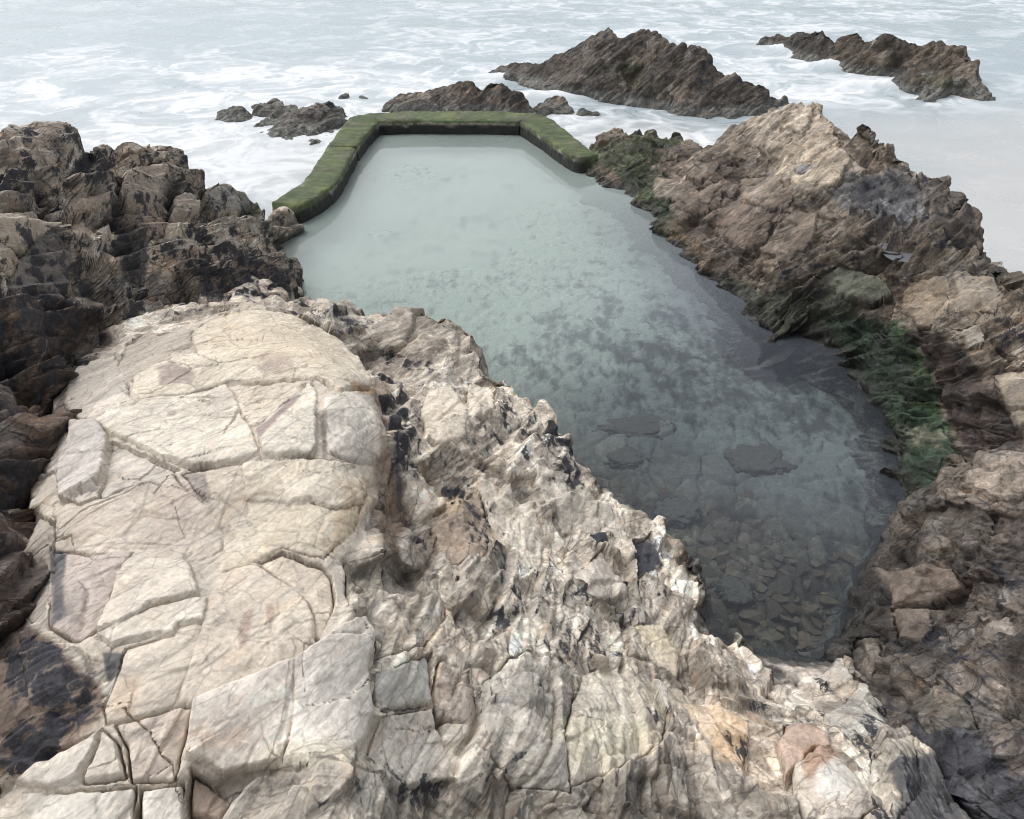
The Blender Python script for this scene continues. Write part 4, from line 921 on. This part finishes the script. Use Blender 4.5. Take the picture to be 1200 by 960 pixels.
# the water: clear near the camera, milky with stirred sand at the seaward end
m_, nt = nodes('still_pool_water')
out = N(nt, 'ShaderNodeOutputMaterial')
tr = N(nt, 'ShaderNodeBsdfTransparent'); tr.inputs[0].default_value = (.70, .76, .775, 1)
df = N(nt, 'ShaderNodeBsdfDiffuse'); df.inputs[0].default_value = (.55, .67, .675, 1)
gl = N(nt, 'ShaderNodeBsdfGlossy'); gl.inputs['Roughness'].default_value = .05
at = N(nt, 'ShaderNodeAttribute', attribute_name='murk')
hu = N(nt, 'ShaderNodeAttribute', attribute_name='hue')
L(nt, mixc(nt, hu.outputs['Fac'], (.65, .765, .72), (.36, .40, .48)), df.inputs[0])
geo = N(nt, 'ShaderNodeNewGeometry')
rip = noise_tex(nt, geo.outputs['Position'], 2.2, 3, .5)
bp = N(nt, 'ShaderNodeBump'); bp.inputs['Strength'].default_value = .05; bp.inputs['Distance'].default_value = .05; L(nt, rip.outputs['Fac'], bp.inputs['Height'])
fr = N(nt, 'ShaderNodeFresnel'); fr.inputs['IOR'].default_value = 1.33; L(nt, bp.outputs[0], fr.inputs['Normal']); L(nt, bp.outputs[0], gl.inputs['Normal'])
m1 = N(nt, 'ShaderNodeMixShader'); L(nt, at.outputs['Fac'], m1.inputs[0]); L(nt, tr.outputs[0], m1.inputs[1]); L(nt, df.outputs[0], m1.inputs[2])
m2 = N(nt, 'ShaderNodeMixShader'); L(nt, fr.outputs[0], m2.inputs[0]); L(nt, m1.outputs[0], m2.inputs[1]); L(nt, gl.outputs[0], m2.inputs[2])
L(nt, m2.outputs[0], out.inputs[0])
X, Y, F, nr, nt_ = polar_grid(pw, .1, .008)
P0 = np.stack([X, Y, np.zeros_like(X)], 1)
inside = poly_sd(X, Y, pw[:, :2]) > -.02
F = F[inside[F].all(1)]
u, v, dep = project(P0)
murk = .06 + .28 * sstep(560, 200, v + np.maximum(u - 640, -60) * .10) + .06 * noise(P0 * f32(.5), 97)
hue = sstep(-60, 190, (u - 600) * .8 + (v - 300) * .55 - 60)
V2, F2, A2 = submesh(P0.astype(f32), F, dict(murk=murk.astype(f32), hue=hue.astype(f32)))
o = mesh_np('pool_water', V2, F2, m_, A2)
tag(o, 'still clear water of the tidal pool, milky green towards the wall', None, None, 'structure')

# ------------------------------------------------------------------ stones lying on the pool floor
STONE = simple_tint('pool_stone', .85, .3, 22)
def stone_mesh(nm, sx, sy, sz, seed, jag=.25, sub=1):
    rr = random.Random(seed)
    bm = bmesh.new()
    for k in range(11):
        a = rr.uniform(0, 2 * math.pi); h = rr.choice((-1, -.6, .5, .9, 1)) ; rad = (1 - .25 * abs(h)) * rr.uniform(1 - jag, 1)
        bm.verts.new((math.cos(a) * rad * sx, math.sin(a) * rad * sy, h * sz))
    bmesh.ops.convex_hull(bm, input=bm.verts)
    loose = [v_ for v_ in bm.verts if not v_.link_faces]
    bmesh.ops.delete(bm, geom=loose, context='VERTS')
    bmesh.ops.bevel(bm, geom=bm.edges[:] , offset=min(sx, sy, sz) * .06, segments=1, affect='EDGES', profile=.6)
    bmesh.ops.recalc_face_normals(bm, faces=bm.faces)
    me = bpy.data.meshes.new(nm); bm.to_mesh(me); bm.free()
    return me
def set_tint(me, c):
    at = me.attributes.new('tint', 'FLOAT_COLOR', 'POINT')
    at.data.foreach_set('color', np.tile(np.array(tuple(c) + (1,), f32), len(me.vertices)))
cols = [tuple(.52 * q * f for q, f in zip(c_, (1.06, .98, .9))) for c_ in [(.30,.24,.175),(.24,.20,.155),(.36,.30,.22),(.17,.15,.125),(.28,.25,.21),(.21,.165,.12),(.33,.27,.21),(.66,.59,.46)]]
stone_kinds = []
for ci, c_ in enumerate(cols):
    for k in range(4):
        me = stone_mesh('stone', 1., random.uniform(.45, .9), .30, 100 + ci * 10 + k, .35); me.materials.append(STONE); set_tint(me, c_); stone_kinds.append((ci, me))
region = np.array([(700,520),(800,500),(900,470),(1000,520),(1062,600),(1030,660),(1000,740),(960,765),(870,752),(840,700),(780,630)], float)
labels = ['small tan angular stone on the pool floor under clear water','small brown angular stone on the pool floor under clear water','light tan flat stone on the pool floor under clear water','dark brown flat stone on the pool floor under clear water','grey-brown flat stone on the pool floor under clear water','ochre brown angular stone on the pool floor under clear water','beige angular stone on the pool floor under clear water','pale cream stone standing out on the dark pool floor']
def put_stone(u_, v_, size_px, me, lab, grp, rz, zf=1., first=False):
    p = W(u_, v_, -.48)
    d = math.hypot(math.hypot(p[0], p[1]), 4.5)
    s_ = size_px * d / FPX * .5
    o_ = bpy.data.objects.new('stone', me); C.objects.link(o_)
    o_.location = (p[0], p[1], -.495 + .02 * random.random()); o_.scale = (s_, s_, s_ * zf)
    o_.rotation_euler = (random.uniform(-.2, .2), random.uniform(-.2, .2), rz)
    tag(o_, lab, 'stone', grp)
    return o_
placed = [(752,503,40),(735,537,20),(793,597,22),(888,540,30),(862,690,16)]
named = [(848,613,34,4,'largest flat grey stone, half way along the clear floor of the pool'),(940,664,36,3,'large dark square-edged slab of stone on the pool floor'),(880,545,62,3,'broad dark sunken stone near the right shore of the pool'),
   (820,480,40,4,'flat greyish stone at the far edge of the stony pool floor'),(925,505,26,0,'tan stone beneath the dark reflection of the ridge'),(790,648,30,5,'brown stone close beside the pale rock edge'),
   (905,715,40,3,'wide dark stone near the bottom corner of the pool'),(978,733,26,0,'tan elongated stone in the bottom corner of the pool'),(884,710,14,7,'small white chip of stone beside the wide dark stone'),(925,566,16,7,'cream chip of stone near the broad dark sunken stone'),
   (848,588,15,7,'cream angular stone above the largest flat grey stone'),(826,595,14,7,'cream chip of stone right of the weed-covered boulder'),(890,530,14,7,'pale chip of stone over the broad dark sunken stone'),(850,690,30,4,'grey slab leaning by the pale rock edge')]
for (u_, v_, s_, ci, lab) in named:
    me = stone_kinds[ci * 4 + (u_ % 4)][1]
    put_stone(u_, v_, s_, me, lab, 'stones on the pool floor', random.uniform(0, 6.28), .8); placed.append((u_, v_, s_ * .4))
tries = 0
while len(placed) < 260 and tries < 9000:
    tries += 1
    u_, v_ = random.uniform(690, 1065), random.uniform(470, 765)
    sz = random.choice((14, 19, 24, 30, 37, 46)) * (.55 + .6 * (v_ - 470) / 290)
    if poly_sd(np.array([u_]), np.array([v_]), region)[0] < 3: continue
    if random.random() > .35 + .65 * (v_ - 470) / 290: continue
    if any((u_ - a) ** 2 + ((v_ - b) * 1.4) ** 2 < (.30 * sz + c_ * .7) ** 2 for a, b, c_ in placed): continue
    ci = random.choice((0,0,1,1,2,3,3,4,4,5,6,0,1,3,4,7)) if sz < 15 else random.choice((0,1,1,3,3,4,4,5,6))
    put_stone(u_, v_, sz, stone_kinds[ci * 4 + random.randrange(4)][1], labels[ci], 'stones on the pool floor', random.uniform(0, 6.28), random.uniform(.35, .7)); placed.append((u_, v_, sz * .36))
def boulder(u_, v_, wpx, hpx, lab, seed, col_, rz=0.):
    p = W(u_, v_, -.42); d = math.hypot(math.hypot(p[0], p[1]), 4.5)
    bm = bmesh.new(); bmesh.ops.create_icosphere(bm, subdivisions=5, radius=1.)
    vv = np.array([q.co[:] for q in bm.verts], f32)
    dn = 1 + .45 * fbm(vv * f32(1.3) + f32(seed), 3, seed) + .30 * fbm(vv * f32(5), 4, seed)
    sx = wpx * d / FPX * .5; sy = hpx * d / FPX * .5 * 1.5
    vv = vv * dn[:, None]; vv[:, 2] = np.clip(vv[:, 2], -1, .8)
    for q, c_ in zip(bm.verts, vv): q.co = (c_[0] * sx, c_[1] * sy, c_[2] * min(sx, sy) * .5)
    for f in bm.faces: f.smooth = True
    me = bpy.data.meshes.new('sunken_boulder'); bm.to_mesh(me); bm.free()
    tp = np.clip(np.where((fbm(vv * f32(4.5), 4, seed + 2)[:, None] + .5 * (vv[:, 2:3] > .5)) > .12, np.array((.125, .115, .10)), np.array(col_)), 0, 1)
    at = me.attributes.new('tint', 'FLOAT_COLOR', 'POINT'); at.data.foreach_set('color', np.concatenate([tp, np.ones((len(tp), 1))], 1).astype(f32).ravel())
    me.materials.append(STONE)
    o_ = bpy.data.objects.new('sunken_boulder', me); C.objects.link(o_); o_.location = (p[0], p[1], -.45); o_.rotation_euler = (0, 0, rz)
    tag(o_, lab, 'boulder', 'weed-covered boulders sunk in the pool')
boulder(752, 503, 100, 30, 'long dark weed-covered boulder sunk in the middle of the pool', 3, (.062, .066, .064))
boulder(735, 537, 48, 24, 'small dark boulder sunk just below the long one', 5, (.062, .066, .064))
boulder(793, 597, 54, 30, 'rounded blackish boulder sunk beside the pale rock edge', 8, (.045, .050, .052))
boulder(888, 540, 74, 34, 'broad weedy boulder sunk towards the right shore of the pool', 9, (.070, .072, .068))
boulder(862, 690, 40, 26, 'dark boulder sunk near the bottom corner of the pool', 12, (.05, .055, .056))

# ------------------------------------------------------------------ rain and spray pools on the ridge
m_, nt = nodes('puddle_water')
out = N(nt, 'ShaderNodeOutputMaterial'); bs = N(nt, 'ShaderNodeBsdfPrincipled'); L(nt, bs.outputs[0], out.inputs[0])
bs.inputs['Base Color'].default_value = (.16, .17, .19, 1); bs.inputs['Roughness'].default_value = .03; bs.inputs['IOR'].default_value = 1.6
def puddle(uv, z, lab):
    p = W(np.array([q[0] for q in uv]), np.array([q[1] for q in uv]), z)
    n_ = len(p); sm_ = []
    for k in range(n_):
        a_, b_, c_, d_ = p[k - 1], p[k], p[(k + 1) % n_], p[(k + 2) % n_]
        for t_ in np.linspace(0, 1, 6, endpoint=False):
            sm_.append(.5 * (2 * b_ + (c_ - a_) * t_ + (2 * a_ - 5 * b_ + 4 * c_ - d_) * t_ ** 2 + (3 * b_ - a_ - 3 * c_ + d_) * t_ ** 3))
    p = np.array(sm_); p[:, :2] = p[:, :2].mean(0) + (p[:, :2] - p[:, :2].mean(0)) * 1.22
    bm = bmesh.new(); vs = [bm.verts.new(q) for q in p]; f = bm.faces.new(vs); bm.normal_update()
    if f.normal.z < 0: f.normal_flip()
    me = bpy.data.meshes.new('puddle'); bm.to_mesh(me); bm.free(); me.materials.append(m_)
    o_ = bpy.data.objects.new('puddle', me); C.objects.link(o_); tag(o_, lab, 'puddle', 'puddles on the ridge', None)
puddle([(1028,272),(1045,280),(1062,290),(1082,300),(1070,308),(1050,304),(1036,294)], .98, 'largest grey puddle lying in a hollow of the rock ridge')
puddle([(832,190),(848,186),(856,192),(842,200)], .50, 'thin puddle on the lower ridge near the green algae')

# ------------------------------------------------------------------ the sea
ths = np.concatenate([np.linspace(-1.75, -.80, 60)[:-1], np.linspace(-.80, .80, 1000), np.linspace(.80, 1.75, 60)[1:]])
R = [1.2]
while R[-1] < 8.5: R.append(R[-1] * 1.02)
while R[-1] < 80: R.append(R[-1] * (1 + .0036 * min(1, 30 / R[-1])))
while R[-1] < 6000: R.append(R[-1] * 1.06)
R = np.array(R)
tt, rr = np.meshgrid(ths, R)
X = (CX + rr * np.sin(tt)).astype(f32).ravel(); Y = (CY + rr * np.cos(tt)).astype(f32).ravel()
nr, nt_ = len(R), len(ths)
ii = np.arange(nr * nt_).reshape(nr, nt_)
F = np.stack([ii[:-1, :-1], ii[1:, :-1], ii[1:, 1:], ii[:-1, 1:]], -1).reshape(-1, 4)
P = np.stack([X, Y, np.full_like(X, SEA)], 1)
u, v, dep = project(P)
# how much foam: surf on the left and round the rocks, smooth shallow water over sand on the right
dens = np.full(len(P), .52, f32); sandy = np.zeros(len(P), f32)
nzl = fbm(P * f32(.16), 4, 80) * 1.5
def dz(poly, val, soft, arr):
    m = sstep(-soft, soft, poly_sd(u, v, poly) + nzl * soft * .7); arr += (val - arr) * m
dz([(-300,-60),(1500,-60),(1500,20),(-300,30)], .48, 20, dens)
dz([(-300,10),(430,10),(430,60),(200,75),(-300,55)], .34, 18, dens)
dz([(-200,70),(250,60),(440,70),(600,90),(600,130),(420,130),(400,230),(200,200),(-200,160)], .66, 20, dens)
dz([(230,150),(400,150),(420,180),(330,240),(220,210)], .74, 16, dens)
dz([(560,85),(640,100),(740,125),(860,145),(820,165),(700,160),(650,150),(600,120)], .66, 10, dens)
dz([(860,40),(930,50),(1060,100),(1080,125),(960,130),(880,110)], .72, 14, dens)
dz([(900,135),(1400,110),(1500,500),(1100,300),(1000,160)], .24, 18, dens)
dz([(1120,30),(1500,20),(1500,130),(1150,130)], .34, 20, dens)
dz([(1000,150),(1500,130),(1500,500),(1150,330),(1080,200)], 1., 40, sandy)
dz([(680,140),(820,150),(800,175),(690,170)], .5, 10, sandy)
dz([(250,150),(420,150),(400,240),(260,210)], .25, 15, sandy)
Wp_ = P.copy()
wx = fbm(P * np.array([.5, .5, 1], f32), 4, 81) * 1.6; wy = fbm(P * np.array([.5, .5, 1], f32), 4, 84) * 1.6
Q = P * np.array([.62, .62, 1], f32) + np.stack([wx * .9, wy * .9, 0 * wx], 1)
r1 = 1 - np.abs(fbm(Q, 3, 86, .5)) * 3.2
Q2 = P * np.array([1.5, 1.2, 1], f32) + np.stack([wx * 1.6, wy * 1.6, 0 * wx], 1)
r2 = 1 - np.abs(fbm(Q2, 3, 88, .55)) * 3.0
soft = fbm(P * np.array([.30, .42, 1], f32) + np.stack([wx * .5, wy * .5, 0 * wx], 1), 4, 90) * 1.6
fine = fbm(P * np.array([3.2, 5., 1], f32) + np.stack([wx * 2, wy * 2, 0 * wx], 1), 4, 92, .6)
val = .55 * np.clip(r1, 0, 1) ** 2 + .40 * np.clip(r2, 0, 1) ** 2 + .55 * soft + .25 * fine
foam = sstep(.02, .80, val + (dens - .5) * 1.5)
nearw = 1 - sstep(14, 34, rr.ravel())
fil = (.75 * np.clip(r1, 0, 1) ** 2.0 + (.25 + .3 * nearw) * np.clip(r2, 0, 1) ** 2.2) * sstep(-.75, .35, soft + fine * .5)
r3 = 1 - np.abs(fbm(P * np.array([3.4, 2.6, 1], f32) + np.stack([wx * 2.6, wy * 2.6, 0 * wx], 1), 3, 95, .5)) * 3.0
fil = fil + .32 * nearw * np.clip(r3, 0, 1) ** 2 * sstep(-.5, .4, soft)
foam = .50 * foam + .95 * fil * sstep(.18, .5, dens)
foam = np.clip(foam * (.25 + .8 * np.clip(dens, 0, .8)) , 0, 1)
# swell and the surge running up against the rocks
amp = np.clip((rr.ravel() - 10) / 20, .15, 1) * (1 - .8 * sandy)
Z = SEA + amp * (.06 * fbm(P * np.array([.22, .5, 1], f32), 2, 94) + .015 * soft) 
def surge(u0, v0, rx, ry, h, ang=0.):
    c = W(u0, v0, SEA)
    dx, dy = X - c[0], Y - c[1]
    ca, sa = math.cos(ang), math.sin(ang)
    a = ((dx * ca + dy * sa) / rx) ** 2 + ((-dx * sa + dy * ca) / ry) ** 2
    g = np.exp(-a)
    global Z, foam
    Z = Z + g * h * (1 + .35 * fine + .25 * wx)
    foam = np.maximum(foam, np.clip(g * 1.3, 0, 1) * (.55 + .45 * np.clip(.6 * r2 + .8 * fine + .3, 0, 1)))
surge(940, 62, 1.5, .6, .30, -.35); surge(985, 80, 1.0, .4, .24, -.3); surge(1045, 102, 1.0, .4, .18, -.3); surge(990, 70, .55, .4, .30, -.3)
surge(590, 92, 1.0, .5, .14); surge(660, 112, 1.2, .4, .10); surge(350, 165, .9, .4, .05); surge(330, 122, .8, .4, .10)
surge(640, 90, .7, .35, .18)
# nothing of the sea inside the pool's walls or under the outcrops
cut = pw
kp = poly_sd(X, Y, cut[:, :2]) < 0
F = F[kp[F].all(1)]
water = np.array((.325, .395, .425), f32); white = np.array((.73, .745, .76), f32); beige = np.array((.50, .495, .485), f32); chan = np.array((.52, .54, .52), f32)
foam = np.clip(foam * (1 - .7 * sandy), 0, 1)
col = np.tile(water, (len(P), 1)); col *= (1 + .05 * soft)[:, None]
wash = fbm(P * np.array([.35, 1.1, 1], f32) + np.stack([wx, wy, 0 * wx], 1) * f32(.8), 4, 98) * 1.6
near_b = sstep(90, 200, v)
col += (np.array((.38, .395, .40), f32) - col) * (near_b * .6)[:, None]
col += (beige * (1 + .05 * soft + .09 * wash)[:, None] - col) * (sandy * (.72 + .25 * soft + .2 * fine))[:, None]
col += (white - col) * (foam * .95)[:, None]
V2, F2, A2 = submesh(np.stack([X, Y, Z], 1).astype(f32), F, dict(tint=np.clip(col, 0, .86), foam=foam))
m_, nt = nodes('surf_water')
out = N(nt, 'ShaderNodeOutputMaterial'); bs = N(nt, 'ShaderNodeBsdfPrincipled'); L(nt, bs.outputs[0], out.inputs[0])
at = N(nt, 'ShaderNodeAttribute', attribute_name='tint'); L(nt, at.outputs['Color'], bs.inputs['Base Color'])
fo = N(nt, 'ShaderNodeAttribute', attribute_name='foam')
L(nt, maprange(nt, fo.outputs['Fac'], 0., .6, .26, .9), bs.inputs['Roughness']); bs.inputs['IOR'].default_value = 1.33
o = mesh_np('sea', V2, F2, m_, A2)
tag(o, 'pale foaming sea breaking round the rocks', None, None, 'structure')

# ------------------------------------------------------------------ light, sky, camera
SUN_EL, SUN_AZ = math.radians(58), math.radians(-55)       # over the sea, to the left
sc = bpy.context.scene
w = bpy.data.worlds.new('World'); sc.world = w; w.use_nodes = True
nt = w.node_tree; nt.nodes.clear()
out = N(nt, 'ShaderNodeOutputWorld'); bg = N(nt, 'ShaderNodeBackground'); L(nt, bg.outputs[0], out.inputs[0])
sky = N(nt, 'ShaderNodeTexSky'); sky.sky_type = 'NISHITA'; sky.sun_disc = False
sky.sun_elevation = SUN_EL; sky.sun_rotation = SUN_AZ; sky.dust_density = 4.; sky.air_density = 1.; sky.ozone_density = 1.
hs = N(nt, 'ShaderNodeHueSaturation'); hs.inputs['Saturation'].default_value = .22; L(nt, sky.outputs[0], hs.inputs['Color'])
L(nt, hs.outputs[0], bg.inputs['Color']); bg.inputs['Strength'].default_value = .15
sd = bpy.data.lights.new('sun', 'SUN'); sd.energy = .6; sd.angle = math.radians(55); sd.color = (1., .98, .955)
so = bpy.data.objects.new('sun', sd); C.objects.link(so)
dirv = Vector((math.sin(SUN_AZ) * math.cos(SUN_EL), math.cos(SUN_AZ) * math.cos(SUN_EL), math.sin(SUN_EL)))
so.rotation_euler = dirv.to_track_quat('Z', 'Y').to_euler(); so.location = (0, 0, 30)
cam = bpy.data.cameras.new('camera'); co = bpy.data.objects.new('camera', cam); C.objects.link(co)
co.location = (0, 0, CAM_H); co.rotation_euler = (math.pi / 2 - PITCH, 0, 0)
cam.sensor_width = 36; cam.lens = 36 * FPX / 1200; cam.clip_start = .05; cam.clip_end = 20000
sc.camera = co
sc.view_settings.view_transform = 'Standard'; sc.view_settings.look = 'None'; sc.view_settings.gamma = 1; sc.view_settings.use_curve_mapping = False
sc.view_settings.exposure = EXPOSURE
sc.render.engine = 'CYCLES'
sc.cycles.use_denoising = DENOISE
try: sc.cycles.denoiser = 'OPENIMAGEDENOISE'
except Exception: pass
sc.cycles.pixel_filter_type = 'BLACKMAN_HARRIS'; sc.cycles.filter_width = 1.05
sc.cycles.use_adaptive_sampling = True; sc.cycles.adaptive_threshold = .025; sc.cycles.max_bounces = 5; sc.cycles.transparent_max_bounces = 6; sc.cycles.caustics_reflective = False
